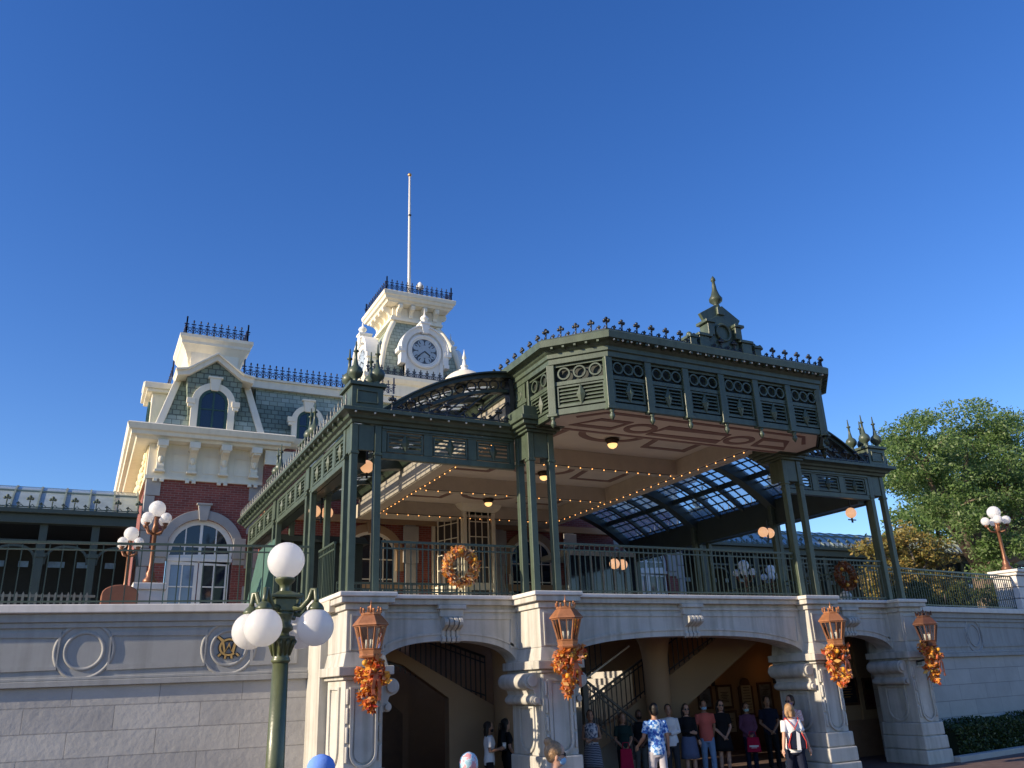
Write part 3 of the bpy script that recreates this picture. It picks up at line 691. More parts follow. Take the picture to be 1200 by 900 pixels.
def wing(fx, s):
    """one side of the canopy; fx maps the left-hand x, s = 1 left, -1 right"""
    L1 = fx(4.83); lo = lambda a, c: (min(a, c), max(a, c))
    cluster(L1, 16.33, [q for q in SQ if q != (s * .25, .25)], 7.5)
    panelbox(L1 - 0.165, L1 + 0.165, 16.03, 16.1, 6.95, 7.499); panelbox(*lo(L1 - s * 0.3, L1 - s * 0.22), 16.17, 16.5, 6.95, 7.499)
    # front frieze with three louvred panels
    a, c = lo(fx(5.165), fx(8.27))
    b = MB(); b.box(a, c, 16.02, 16.14, 6.80, 6.93); b.box(a, c, 16.02, 16.14, 7.40, 7.499); b.box(a, c, 15.99, 16.02, 7.44, 7.499)
    n = 3; q = (c - a) / n
    for i in range(n + 1): 
        e = a + i * q; b.box(max(a, e - 0.1), min(c, e + 0.1), 16.015, 16.135, 6.93, 7.40)
    b.build('frieze_rail', green, C_, 0.008)
    for i in range(n): louvre(((0, 16.06, 0), (1, 0, 0), (0, 1, 0)), a + i * q + 0.12, a + (i + 1) * q - 0.12, 6.955, 7.375, C_)
    # side frieze, three bays of panels
    xs = fx(4.58); u = (0, 1, 0); wv = (s, 0, 0)
    ys = [16.67, 20.0, 24.0, 28.4]
    for y in ys[1:3]:
        cluster(fx(4.66), y, [(0, -.25), (0, .25), (s * .42, 0)], 7.5)
        panelbox(*lo(fx(4.55), fx(4.7)), y - 0.165, y + 0.165, 6.95, 7.499)
    cluster(fx(4.66), 28.3, [(0, 0)], 7.5)
    for k in range(3):
        y0, y1 = (ys[k] + (0.34 if k else 0)), ys[k + 1] - (0.34 if k < 2 else 0.18)
        b = MB((xs, 0, 0), u, wv); b.box(y0, y1, 0, 0.12, 6.80, 6.93); b.box(y0, y1, 0, 0.12, 7.40, 7.499); q = (y1 - y0) / 3
        for i in range(4):
            e = y0 + i * q; b.box(max(y0, e - 0.09), min(y1, e + 0.09), 0.0, 0.115, 6.93, 7.40)
        b.build('frieze_rail', green, C_, 0.008)
        for i in range(3): louvre(((xs + s * 0.04, 0, 0), u, wv), y0 + i * q + 0.11, y0 + (i + 1) * q - 0.11, 6.955, 7.375, C_)
    # eaves cornice
    path = [(fx(8.25), 16.0), (fx(4.55), 16.0), (fx(4.55), 28.6)]
    if s < 0: path = path[::-1]
    b = MB(); sweep(b, path, EAVE); b.build('eaves_cornice', green, C_)
    # cornice brackets under the side eaves
    b = MB()
    for i in range(30): y = 16.3 + i * 0.42; b.box(*lo(fx(4.29), fx(4.52)), y - 0.03, y + 0.03, 7.61, 7.675)
    b.build('eaves_bracket_row', green, C_)
    # cresting
    b = MB(); crest(b, (fx(5.3), 15.78), (fx(8.2), 15.78), 7.77, 0.4, 0.36); b.build('eaves_cresting', iron, C_)
    b = MB(); crest(b, (fx(4.34), 15.9), (fx(4.34), 28.5), 7.76, 0.3, 0.36, True); b.build('eaves_cresting', mat('grey_lead', (0.16, 0.17, 0.16), 0.4, bump=0.03), C_)
    # corner box and finials
    xc = fx(4.78); b = MB(); b.box(xc - 0.34, xc + 0.34, 15.84, 16.56, 7.8, 8.28); b.box(xc - 0.4, xc + 0.4, 15.78, 16.62, 8.281, 8.36)
    b.strip([(xc - 0.22, 7.92), (xc + 0.22, 7.92), (xc + 0.22, 8.18), (xc - 0.22, 8.18)], 0.03, 15.81, 15.85, closed=True)
    cb = b.build('corner_box', green, C_, 0.015)
    for dx in (-.24, .24):
        for y in (15.96, 16.44): finial(xc + dx, y, 8.36, cb)
    for y in (20.0, 24.0):
        xc = fx(4.62); b = MB(); b.box(xc - 0.22, xc + 0.22, y - 0.34, y + 0.34, 7.8, 8.12); b.box(xc - 0.27, xc + 0.27, y - 0.4, y + 0.4, 8.121, 8.18); cb = b.build('eaves_box', green, C_, 0.012)
        for dy in (-.22, .22): finial(xc, y + dy, 8.18, cb)
    # front arched truss
    xsamp = [5.12 + 3.2 * k / 24 for k in range(25)]
    b = MB(); b.strip([(fx(x), vz(x)) for x in xsamp], 0.1, 16.0, 16.3); b.strip([(fx(x), vz(x) + 0.06) for x in xsamp], 0.035, 15.9, 16.34)
    b.strip([(fx(x), vz(x) - 0.36) for x in xsamp if x > 5.75], 0.07, 16.05, 16.22); build_each(b, 'truss_chord', green2, C_)
    b = MB(); x = 5.55
    while x < 8.25:
        b.torus((fx(x), 16.13, vz(x) - 0.19), 0.115, 0.02, 'y', 14, 5); x += 0.29
    build_each(b, 'truss_ring', iron, C_)
    b = MB()
    for k in range(6):
        x = 6.0 + k * 0.42; pts = [(fx(x + 1.1 * t), 7.85 + (vz(min(8.3, x + 1.1 * t)) - 0.36 - 7.85) * math.sin(t * PI / 2)) for t in [j / 8 for j in range(9)] if x + 1.1 * t < 8.32]
        if len(pts) > 2: b.strip(pts, 0.035, 16.1, 16.16)
    b.box(*lo(fx(8.2), fx(8.3)), 16.0, 16.25, 7.85, 8.95); b.build('truss_web', iron, C_)
    # glass vault
    N_ = 12; b = MB(); rows = []
    for y in (16.3, 28.6): rows.append([b.p(fx(4.75 + 3.65 * k / N_), y, vz(4.75 + 3.65 * k / N_)) for k in range(N_ + 1)])
    for k in range(N_): b.face((rows[0][k], rows[0][k + 1], rows[1][k + 1], rows[1][k]), True)
    b.build('glass_vault', glassroof, C_)
    def rib(y0, y1, d0, d1, mb):
        pts = [(fx(4.72 + 3.7 * k / 14), vz(4.72 + 3.7 * k / 14) + (d0 + d1) / 2) for k in range(15)]
        mb.strip(pts, abs(d1 - d0), y0, y1)
    for y in (16.45, 20.0, 24.0, 28.4):
        b = MB(); rib(y - 0.16, y + 0.16, -0.32 if y > 17 else -0.06, 0.05 if y > 17 else 0.03, b); b.build('arched_rib', green2, C_)
    b = MB()
    for a0, a1 in ((16.6, 19.85), (20.15, 23.85), (24.15, 28.25)):
        for k in (1, 2): y = a0 + (a1 - a0) * k / 3; rib(y - 0.06, y + 0.06, -0.14, 0.03, b)
        for k in range(9):
            if k % 3: y = a0 + (a1 - a0) * k / 9; rib(y - 0.014, y + 0.014, -0.03, 0.02, b)
    b.build('glazing_bars', green2, C_)
    b = MB()
    for k in range(1, 12):
        x = 4.75 + 3.65 * k / 12; h = 0.075 if k % 4 == 0 else 0.014; d = 0.13 if k % 4 == 0 else 0.03
        b.box(*lo(fx(x - h), fx(x + h)), 16.35, 28.55, vz(x) - d, vz(x) + 0.015)
    build_each(b, 'purlin', green2, C_)
    # inner eaves beam
    b = MB(); b.box(*lo(fx(4.74), fx(5.0)), 16.6, 28.5, 6.82, 7.62); b.build('eaves_beam', green2, C_)
wing(lambda x: x, 1); wing(lambda x: 24.72 - x, -1)

# ---------------------------------------------------------------- centre block
for xc, yc in ((8.6, 15.68), (16.02, 15.68)):
    cluster(xc, yc, [q for q in SQ if q != ((.25 if xc < 12 else -.25), .25)], 7.5)
    panelbox(xc - 0.165, xc + 0.165, yc - 0.3, yc - 0.22, 6.95, 7.499)
    for s_ in (-1, 1): panelbox(xc + s_ * 0.26 - 0.04, xc + s_ * 0.26 + 0.04, yc - 0.165, yc + 0.165, 6.95, 7.499)
    b = MB()
    for h, z0, z1 in ((0.38, 7.5, 7.56), (0.44, 7.561, 7.63), (0.52, 7.631, 7.72), (0.58, 7.721, 7.82), (0.5, 7.821, 8.05)): b.box(xc - h, xc + h, yc - h, yc + h, z0, z1)
    b.build('capital', green, C_, 0.012)
CX = 12.31
XL, XR = 8.4, 16.24
bay = [(XR, 18.0), (XR, 14.42), (15.34, 13.5), (9.28, 13.5), (XL, 14.42), (XL, 18.0)]
B_ = MB(); sweep(B_, bay, [(0.0, 8.72), (0.05, 8.73), (0.05, 8.84), (0.09, 8.86), (0.09, 8.95), (0.13, 8.98), (0.17, 9.03), (0.3, 9.06), (0.32, 9.2), (0.28, 9.24), (0, 9.3)])
bcor = B_.build('bay_cornice', green, C_)
b = MB()
for (p, q) in zip(bay[1:-2], bay[2:-1]):
    p, q = Vector(p), Vector(q); d = (q - p).normalized(); nn = Vector((-d.y, d.x)); L_ = (q - p).length; n = max(2, round(L_ / 0.24))
    for i in range(n):
        c = p + d * ((i + 0.5) * L_ / n) + nn * 0.2; b.bar((c.x - nn.x * 0.06, c.y - nn.y * 0.06, 9.03), (c.x + nn.x * 0.07, c.y + nn.y * 0.07, 9.03), 0.05, 0.05)
build_each(b, 'dentil', green, bcor)
def bayseg(p, q, n, rings, first=True):
    p, q = Vector(p), Vector(q); L_ = (q - p).length; u = (q - p).normalized(); wv = Vector((-u.y, u.x))
    fr = ((p.x, p.y, 0), (u.x, u.y, 0), (wv.x, wv.y, 0)); pw = 0.085
    b = MB(*fr); b.box(0.0, L_, 0.02, 0.1, 7.6, 7.73); b.box(0, L_, 0.02, 0.1, 8.25, 8.34); b.box(0, L_, 0.02, 0.1, 8.67, 8.73); build_each(b, 'bay_rail', green, C_, 0.006)
    b = MB(*fr); b.box(0.03, L_ - 0.03, 0.13, 0.16, 7.62, 8.72); b.build('bay_shade_sheet', mat('shadow_green', (0.02, 0.026, 0.022), 0.6, bump=0), C_)  # dark sheet behind the louvres, inner shade put into its colour
    for i in range(n + 1):
        e = i * L_ / n
        if i == n and not first: continue
        b = MB(*fr); b.box(e - pw, e + pw, -0.03, 0.095, 7.585, 8.735); b.box(e - pw - 0.03, e + pw + 0.03, -0.06, 0.1, 7.56, 7.62)
        po = b.build('bay_post', green, C_, 0.012)
        c = b.o + b.u * e + b.w * 0.0
        d = MB(); d.lathe([(0.05, 0.0), (0.05, -0.05), (0.03, -0.07), (0.055, -0.12), (0.06, -0.16), (0.035, -0.2), (0.012, -0.24)], (c.x, c.y, 7.56), 10); d.build('pendant', green, po)
    for i in range(n):
        u0, u1 = i * L_ / n + pw + 0.03, (i + 1) * L_ / n - pw - 0.03
        louvre(((p.x + wv.x * 0.05, p.y + wv.y * 0.05, 0), (u.x, u.y, 0), (wv.x, wv.y, 0)), u0, u1, 7.76, 8.23, C_, 5)
        b = MB(*fr); k = rings
        for t in range(k):
            c = u0 + (t + 0.5) * (u1 - u0) / k; r = min(0.125, (u1 - u0) / k / 2 - 0.012)
            b.strip([(c + r * math.cos(2 * PI * g_ / 20), 8.505 + r * math.sin(2 * PI * g_ / 20)) for g_ in range(20)], 0.032, 0.0, 0.06, closed=True)
        build_each(b, 'fretwork_ring', green, C_)
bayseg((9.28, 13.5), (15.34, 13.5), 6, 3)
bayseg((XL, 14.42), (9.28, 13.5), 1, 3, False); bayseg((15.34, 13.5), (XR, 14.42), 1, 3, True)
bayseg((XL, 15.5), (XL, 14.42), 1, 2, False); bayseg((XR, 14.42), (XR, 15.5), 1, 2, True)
# side wall of the raised centre, above the vaults
for x0, x1 in ((XL, XL + 0.14), (XR - 0.14, XR)):
    b = MB(); b.box(x0, x1, 15.5, 28.6, 8.06, 8.74); b.build('clerestory_wall', beamm, C_)
    b = MB(); b.box(x0 - 0.03, x1 + 0.03, 15.5, 16.25, 7.62, 8.735); b.box(x0 - 0.05, x1 + 0.05, 15.5, 16.2, 8.25, 8.34); b.torus(((x0 - 0.03) if x0 < 12 else (x1 + 0.03), 15.86, 8.5), 0.11, 0.02, 'x', 18, 6); b.build('scroll_panel', green, C_, 0.006)
b = MB(); b.slab([(XL + 0.02, 14.5), (9.3, 13.55), (15.3, 13.55), (XR - 0.02, 14.5), (XR - 0.02, 28.6), (XL + 0.02, 28.6)], 9.1, 9.28); b.build('flat_roof', mat('roof_felt', (0.5, 0.48, 0.42), 0.7), C_)
b = MB(); sweep(b, [(XR, 28.6), (XR, 18.0)], [(0, 8.74), (0.12, 8.9), (0.3, 9.06), (0.32, 9.2), (0, 9.3)]); sweep(b, [(XL, 18.0), (XL, 28.6)], [(0, 8.74), (0.12, 8.9), (0.3, 9.06), (0.32, 9.2), (0, 9.3)]); build_each(b, 'roof_cornice', green, C_)
b = MB()
cr = [(XR + 0.1, 20), (XR + 0.1, 14.36), (15.42, 13.32), (9.2, 13.32), (XL - 0.1, 14.36), (XL - 0.1, 20)]
for p, q in zip(cr[:-1], cr[1:]): crest(b, p, q, 9.24, 0.38, 0.33)
b.build('bay_cresting', iron, C_)
# pedimented ornament on the bay
O = MB(); O.frame((CX + 0.12, 13.36, 9.22))
for s_ in (-1, 1):
    O.box(s_ * 0.94 - 0.09, s_ * 0.94 + 0.09, -0.08, 0.2, 0, 0.22); O.box(s_ * 0.94 - 0.12, s_ * 0.94 + 0.12, -0.11, 0.22, 0.221, 0.29); O.sphere((s_ * 0.94, 0.06, 0.34), 0.07, 10, 6)
    O.box(s_ * 0.62 - 0.14, s_ * 0.62 + 0.14, -0.08, 0.2, 0, 0.3); O.box(s_ * 0.6 - 0.2, s_ * 0.6 + 0.2, -0.12, 0.24, 0.3, 0.37)
    O.box(s_ * 0.4 - 0.09, s_ * 0.4 + 0.09, -0.1, 0.2, 0.37, 0.66); O.box(s_ * 0.42 - 0.14, s_ * 0.42 + 0.14, -0.14, 0.24, 0.66, 0.73)
    O.bar((s_ * 0.5, 0.05, 0.76), (0, 0.05, 1.06), 0.36, 0.09, up=(0, 1, 0))
O.prism([(-0.45, 0), (0.45, 0), (0.45, 0.72), (0, 1.0), (-0.45, 0.72)], 0.0, 0.2)
O.box(-0.1, 0.1, -0.05, 0.2, 0.95, 1.14)
orn = O.build('crown_ornament', green, C_, 0.01)
b = MB(); b.torus((CX + 0.12, 13.33, 9.22 + 0.5), 0.2, 0.035, 'y', 20, 6); b.build('medallion', green, orn)
b = MB(); b.lathe([(0.12, 0), (0.08, 0.06), (0.06, 0.12), (0.15, 0.2), (0.16, 0.26), (0.1, 0.36), (0.06, 0.5), (0.035, 0.72), (0.06, 0.74), (0.05, 0.8), (0.0, 0.88)], (CX + 0.12, 13.44, 10.36), 14); b.build('spire', mat('weathered_green', (0.045, 0.06, 0.042), 0.45, var=0.25), orn)

# ---------------------------------------------------------------- ceiling
b = MB(); b.slab([(XL + 0.17, 14.5), (9.34, 13.68), (15.28, 13.68), (XR - 0.17, 14.5), (XR - 0.17, 15.4), (XL + 0.17, 15.4)], 7.65, 7.7); b.build('bay_soffit', ceilm, C_)
b = MB(); b.box(XL + 0.17, XR - 0.17, 15.36, 15.4, 7.7, 8.56); b.build('soffit_riser', beamm, C_)
b = MB(); b.box(XL + 0.14, XR - 0.14, 15.4, 28.9, 8.56, 8.62); b.build('coffer_ceiling', ceilm, C_)
b = MB(); b.box(XL - 0.04, 8.92, 16.25, 28.9, 8.08, 8.56); b.box(15.72, XR + 0.04, 16.25, 28.9, 8.08, 8.56)
for y0, y1 in ((19.7, 20.05), (23.7, 24.05), (27.6, 28.6)): b.box(8.92, 15.72, y0, y1, 8.085, 8.56)
build_each(b, 'ceiling_beam', beamm, C_, 0.01)
b = MB((0, 0, 7.648), (1, 0, 0), (0, 0, 1), (0, 1, 0))           # stencil bands, in plan
def band(pts, wd, closed=True): b.strip(pts, wd, -0.012, 0.002, closed=closed)
def circ(x, y, rx, ry, n=28): return [(x + rx * math.cos(2 * PI * k / n), y + ry * math.sin(2 * PI * k / n)) for k in range(n)]
band([(9.2, 14.95), (9.62, 14.42), (10.36, 14.42), (10.2, 14.95)], 0.14); band(circ(10.86, 14.72, 0.34, 0.28), 0.14)
band([(11.4, 14.44), (13.2, 14.44), (13.34, 15.0), (11.26, 15.0)], 0.14); band(circ(13.75, 14.72, 0.34, 0.28), 0.14); band([(14.26, 14.42), (15.0, 14.42), (15.42, 14.95), (14.42, 14.95)], 0.14)
band([(9.0, 14.45), (9.5, 13.95), (15.1, 13.95), (15.6, 14.45)], 0.1, False); band([(8.7, 15.3), (15.9, 15.3)], 0.1, False)
build_each(b, 'stencil_band', ceildark, C_)
for y0, y1 in ((16.0, 19.7), (20.05, 23.7), (24.05, 27.6)):
    b = MB((0, 0, 8.556), (1, 0, 0), (0, 0, 1), (0, 1, 0)); yc = (y0 + y1) / 2
    band(circ(12.3, yc, 0.95, 0.7), 0.2); band([(9.35, yc - 0.85), (11.0, yc - 0.85), (10.75, yc + 0.85), (9.35, yc + 0.85)], 0.18); band([(15.25, yc - 0.85), (13.6, yc - 0.85), (13.85, yc + 0.85), (15.25, yc + 0.85)], 0.18)
    build_each(b, 'stencil_band', ceildark, C_)
n_ = 0
for i, y in enumerate((18.3, 22.25, 26.4)):
    T = thing('ceiling_light', ('lit amber ceiling bowl lamp nearest the front of the canopy', 'lit amber ceiling bowl lamp in the middle coffer, seen between the iron posts', 'lit amber ceiling bowl lamp farthest in, above the bay window')[i], 'ceiling light', (12.5, y, 8.5))
    b = MB(); b.lathe([(0.2, 0), (0.2, -0.05), (0.15, -0.1), (0.14, -0.14)], (12.5, y, 8.54), 20); b.build('mount', mat('dark_bronze', (0.06, 0.035, 0.02), 0.4, 0.5), T)
    b = MB(); b.lathe([(0.135, 0), (0.13, -0.05), (0.095, -0.1), (0.03, -0.13), (0.0, -0.135)], (12.5, y, 8.405), 20); b.build('bowl', emimat('lit_bowl_glass', (1.0, 0.55, 0.2), 1.1) if i == 0 else MATS['lit_bowl_glass'], T)

# ---------------------------------------------------------------- bulb strings
bulb_me = None
def bulbstring(label, p, q, sp, lit=True, r=0.016, grp='strings of bulbs on the canopy'):
    global bulb_me
    p, q = Vector(p), Vector(q); n = min(98, round((q - p).length / sp))
    T = thing('light_string', label, 'light string', p, grp)
    b = MB(); b.bar(p + Vector((0, 0, 0.03)), q + Vector((0, 0, 0.03)), 0.025, 0.02); b.build('wire', iron, T)
    src = None
    for i in range(n + 1):
        c = p.lerp(q, i / n)
        if src is None:
            s_ = MB(); s_.sphere((c.x, c.y, c.z), r, 8, 6); src = s_.build('bulb', bulbm if lit else bulboff, T)
        else:
            k = src.copy(); COL.objects.link(k); adopt(k, T); k.location = c - p
bulbstring('string of warm bulbs under the left long ceiling beam', (8.84, 16.4, 8.05), (8.84, 27.5, 8.05), 0.4)
bulbstring('string of warm bulbs along the beam beside the right glass vault', (15.8, 15.6, 8.05), (15.8, 27.5, 8.05), 0.4)
bulbstring('string of warm bulbs on the first cross beam behind the bay', (9.1, 19.72, 8.05), (15.5, 19.72, 8.05), 0.4)
bulbstring('string of warm bulbs on the second cross beam', (9.1, 23.72, 8.05), (15.5, 23.72, 8.05), 0.4)
bulbstring('string of warm bulbs on the cross beam farthest in', (9.1, 27.58, 8.05), (15.5, 27.58, 8.05), 0.4)
bulbstring('row of small unlit bulbs under the bay cornice', (9.3, 13.24, 9.03), (15.3, 13.24, 9.03), 0.22, False, 0.024)
bulbstring('row of small unlit bulbs under the left front eaves', (4.5, 15.72, 7.665), (8.2, 15.72, 7.665), 0.42, False, 0.024)

# ---------------------------------------------------------------- railings
def railing(label, p, q, z0=4.02, h=1.07, sp=0.125, name='iron_railing', low=True):
    p, q = Vector((*p, z0)), Vector((*q, z0)); L_ = (q - p).length; n = min(99, max(2, round(L_ / sp))); T = thing(name, label, 'railing', p, 'railings round the terrace')
    b = MB(); up = Vector((0, 0, 1))
    b.bar(p + up * h, q + up * h, 0.055, 0.045); b.bar(p + up * (h - 0.13), q + up * (h - 0.13), 0.03, 0.03); b.build('top_rail', railm, T)
    b = MB(); b.bar(p + up * 0.08, q + up * 0.08, 0.04, 0.03); b.build('bottom_rail', railm, T)
    src = None
    for i in range(n + 1):
        c = p.lerp(q, i / n)
        if src is None:
            s_ = MB(); s_.bar(c + up * 0.0, c + up * h, 0.02); src = s_.build('baluster', railm, T)
        else:
            k = src.copy(); COL.objects.link(k); adopt(k, T); k.location = c - p
    return T
railing('black iron railing between the left corner posts and the second posts, wreath hung on it', (5.2, 16.08), (8.25, 16.08))
railing('black iron railing across the wide middle opening of the canopy', (8.95, 15.45), (15.68, 15.45), sp=0.13)
railing('black iron railing between the two right-hand post clusters', (16.4, 16.08), (19.6, 16.08))
railing('iron railing on the coping of the left retaining wall', swung(-9.5, 18.25, *LSW), (4.2, 17.86), h=1.2, sp=0.235)
railing('short iron railing turning back beside the left corner posts', (4.4, 16.6), (4.4, 17.85), h=1.1)
railing('iron railing on the right wall between canopy and stone pillar', (20.5, 17.35), swung(28.95, 18.25, *RSW), h=1.15, sp=0.14)
railing('iron railing on the right wall beyond the stone pillar', swung(29.9, 18.25, *RSW), swung(36, 18.25, *RSW), h=1.15, sp=0.14)
railing('low pale green inner railing behind the left corner posts', (5.0, 18.6), (7.9, 18.6), z0=3.95, h=0.62, sp=0.11)
railing('inner iron railing along the right side of the terrace', (19.9, 17.0), (19.9, 27.8), z0=3.95, sp=0.14)
# ================================================================ brick station with mansard roofs and clock tower
S_ = thing('station_building', 'red brick station with cream cornices, green slate mansard roofs and a white clock tower', 'station', (12.3, 31, 3.95))
def archpoly(x0, x1, z0, z1, ox0, ox1, oz0, zs, zc, e=2.0):
    return [(x0, z0), (ox0, z0)] + [(ox0, oz0)] * 0 + sarc(ox0, ox1, zs, zc, 24, e) + [(ox1, z0), (x1, z0), (x1, z1), (x0, z1)]
def window(cx, y, hw, z0, zs, zc, parent, frame_m, glass_m, cols=2, rows=3, name='window', e=2.0, fr=((0, 0, 0), (1, 0, 0), (0, 1, 0)), depth=0.06, transom=None, bw=0.07, mw=0.04):
    """arched window: frame with glazing bars, panes as a sub-part"""
    b = MB(*fr); top = sarc(cx - hw, cx + hw, zs, zc, 20, e)
    b.strip([(cx - hw, z0)] + top + [(cx + hw, z0)], bw * 2, y - depth, y + 0.02, closed=True)
    for k in range(1, cols):
        x = cx - hw + 2 * hw * k / cols; wd = bw if (cols % 2 == 0 and k == cols // 2) else mw; zt = zs + (zc - zs) * max(0, 1 - abs((x - cx) / hw) ** e) ** (1 / e)
        b.box(x - wd / 2, x + wd / 2, y - depth * 0.8, y + 0.015, z0, zt)
    zz = [z0 + (zs + (zc - zs) * 0.4 - z0) * k / rows for k in range(1, rows + 1)] if transom is None else transom
    for z in zz: b.box(cx - hw + 0.03, cx + hw - 0.03, y - depth * 0.7, y + 0.012, z - mw / 2, z + mw / 2)
    W_ = b.build(name, frame_m, parent)
    g_ = MB(*fr); g_.prism([(cx - hw, z0)] + top + [(cx + hw, z0)], y - 0.02, y - 0.004); g_.build('pane', glass_m, W_)
    return W_
def surround(cx, y, hw, z0, zs, zc, wid, parent, m, ears=True, key=True, e=2.0, fr=((0, 0, 0), (1, 0, 0), (0, 1, 0)), th=0.1):
    b = MB(*fr); top = sarc(cx - hw - wid / 2, cx + hw + wid / 2, zs, zc + wid / 2, 20, e)
    b.strip([(cx - hw - wid / 2, z0)] + top + [(cx + hw + wid / 2, z0)], wid, y - th, y + 0.03)
    if ears:
        for s_ in (-1, 1): x = cx + s_ * (hw + wid + 0.02); b.box(x - 0.14, x + 0.14, y - th - 0.04, y + 0.03, zs - 0.1, zs + 0.1); b.box(x - 0.1, x + 0.1, y - th - 0.02, y + 0.03, zs - 0.22, zs - 0.101)
    if key:
        b.prism([(cx - 0.12, zc - 0.06), (cx + 0.12, zc - 0.06), (cx + 0.2, zc + wid + 0.16), (cx - 0.2, zc + wid + 0.16)], y - th - 0.06, y + 0.02); b.box(cx - 0.25, cx + 0.25, y - th - 0.09, y + 0.02, zc + wid + 0.161, zc + wid + 0.23)
    return b.build('arch_surround', m, parent, 0.01)
greyarch = mat('grey_stone_trim', (0.36, 0.345, 0.33), 0.7, var=0.1, bump=0.15)
cgreen = mat('window_green_paint', (0.03, 0.075, 0.06), 0.4, bump=0.03)
def pavilion(ox, mirror=False):
    f = (lambda x: 2 * (ox + 1.86) - x) if mirror else (lambda x: x)
    X0, X1, Y0, Y1 = ox, ox + 3.72, 29.5, 33.3; c = (X0 + X1) / 2
    b = MB(); b.prism(archpoly(X0, X1, 3.95, 9.25, c - 1.05, c + 1.05, 3.95, 6.95, 7.92), Y0, Y0 + 0.3)
    b.box(X0, X0 + 0.2, Y0 + 0.3, 46, 3.95, 9.25); b.box(X1 - 0.2, X1, Y0 + 0.3, 46, 3.95, 9.25); b.build('brick_wall', brick, S_)
    b = MB()
    for i in range(9):
        z = 4.0 + i * 0.58; wq = 0.42 if i % 2 == 0 else 0.27
        b.box(X0 - 0.04, X0 + wq, Y0 - 0.04, Y0 + 0.05, z, z + 0.56); b.box(X1 - wq, X1 + 0.04, Y0 - 0.04, Y0 + 0.05, z, z + 0.56); b.box(X0 - 0.04, X0 + 0.03, Y0 + 0.05, Y0 + 0.5, z, z + 0.56)
    build_each(b, 'quoin', greyarch, S_, 0.012)
    surround(c, Y0, 1.05, 6.6, 6.95, 7.92, 0.3, S_, greyarch, ears=False, th=0.08)
    b = MB()
    for s_ in (-1, 1): b.box(c + s_ * 1.24 - 0.2, c + s_ * 1.24 + 0.2, Y0 - 0.11, Y0, 6.62, 7.3)
    b.box(X0 + 0.4, c - 1.06, Y0 - 0.05, Y0, 6.42, 6.6); b.box(c + 1.06, X1 - 0.4, Y0 - 0.05, Y0, 6.42, 6.6); build_each(b, 'string_course', greyarch, S_, 0.01)
    window(c, Y0 + 0.16, 0.97, 6.62, 6.95, 7.84, S_, white, winglass, 4, 2, 'fanlight', transom=[7.02], bw=0.09)
    D = MB(); 
    for s_ in (-1, 1):
        a0 = c if s_ > 0 else c - 1.0
        D.box(a0 + 0.02, a0 + 0.13, Y0 + 0.1, Y0 + 0.18, 3.96, 6.52); D.box(a0 + 0.87, a0 + 0.98, Y0 + 0.1, Y0 + 0.18, 3.96, 6.52); D.box(a0 + 0.13, a0 + 0.87, Y0 + 0.1, Y0 + 0.18, 6.4, 6.52); D.box(a0 + 0.13, a0 + 0.87, Y0 + 0.1, Y0 + 0.18, 3.96, 4.3)
        D.box(a0 + 0.48, a0 + 0.52, Y0 + 0.11, Y0 + 0.17, 4.3, 6.4)
        for z in (5.0, 5.7): D.box(a0 + 0.13, a0 + 0.87, Y0 + 0.112, Y0 + 0.168, z - 0.02, z + 0.02)
    D.box(c - 1.05, c + 1.05, Y0 + 0.06, Y0 + 0.2, 6.521, 6.64)
    d = D.build('french_door', white, S_)
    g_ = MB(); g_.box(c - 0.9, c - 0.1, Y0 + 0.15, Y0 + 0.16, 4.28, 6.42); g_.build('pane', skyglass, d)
    g_ = MB(); g_.box(c + 0.1, c + 0.9, Y0 + 0.15, Y0 + 0.16, 4.28, 6.42); g_.build('pane', winglass, d)
    # frieze with brackets
    b = MB(); b.box(X0 - 0.06, X1 + 0.06, Y0 - 0.06, Y0 + 0.3, 9.251, 10.42); b.box(X0 - 0.1, X1 + 0.1, Y0 - 0.1, Y0 + 0.3, 9.2, 9.32); b.build('frieze_wall', cream, S_)
    b = MB()
    for k in range(3): x0 = X0 + 0.5 + k * 1.02; b.strip([(x0 + 0.2, 9.5), (x0 + 0.85, 9.5), (x0 + 0.85, 10.1), (x0 + 0.2, 10.1)], 0.045, Y0 - 0.085, Y0 - 0.05, closed=True)
    build_each(b, 'frieze_panel', cream, S_)
    prof = [(0, 9.42), (-0.14, 9.45), (-0.18, 9.62), (-0.13, 9.78), (-0.2, 9.95), (-0.36, 10.08), (-0.58, 10.14), (-0.6, 10.4), (0, 10.4)]
    for x in (X0 + 0.32, X0 + 1.33, X0 + 2.36, X0 + 3.38):
        b = MB((0, Y0 - 0.06, 0)); b.prismx(prof, x - 0.12, x + 0.12); b.box(x - 0.17, x + 0.17, -0.62, 0, 10.2, 10.41); b.sphere((x, -0.16, 9.86), (0.09, 0.08, 0.14), 10, 6); b.box(x - 0.17, x + 0.17, -0.2, 0, 9.42, 9.5)
        b.box(x - 0.17, x - 0.04, -0.1, 0, 9.1, 9.2); b.box(x + 0.04, x + 0.17, -0.1, 0, 9.1, 9.2); b.build('frieze_bracket', cream, S_, 0.01)
    b = MB(); b.box(X0 - 0.1, X0 + 0.1, Y0 + 0.31, 46, 9.2, 10.42); b.build('relief_frieze', creamrel, S_)
    b = MB(); R = random.Random(3)
    for i in range(170):
        y = Y0 + 0.9 + R.random() * 15; z = R.uniform(9.35, 10.2); r = R.uniform(0.08, 0.2)
        b.sphere((X0 - 0.1, y, z), (0.09, r, r * R.uniform(0.5, 1.1)), 8, 5)
    b.build('relief_ornament', creamrel, S_)
    cor = [(0, 10.42), (0.5, 10.44), (0.55, 10.52), (0.68, 10.55), (0.7, 10.66), (0.78, 10.7), (0.84, 10.88), (0.8, 10.92), (0, 11.0)]
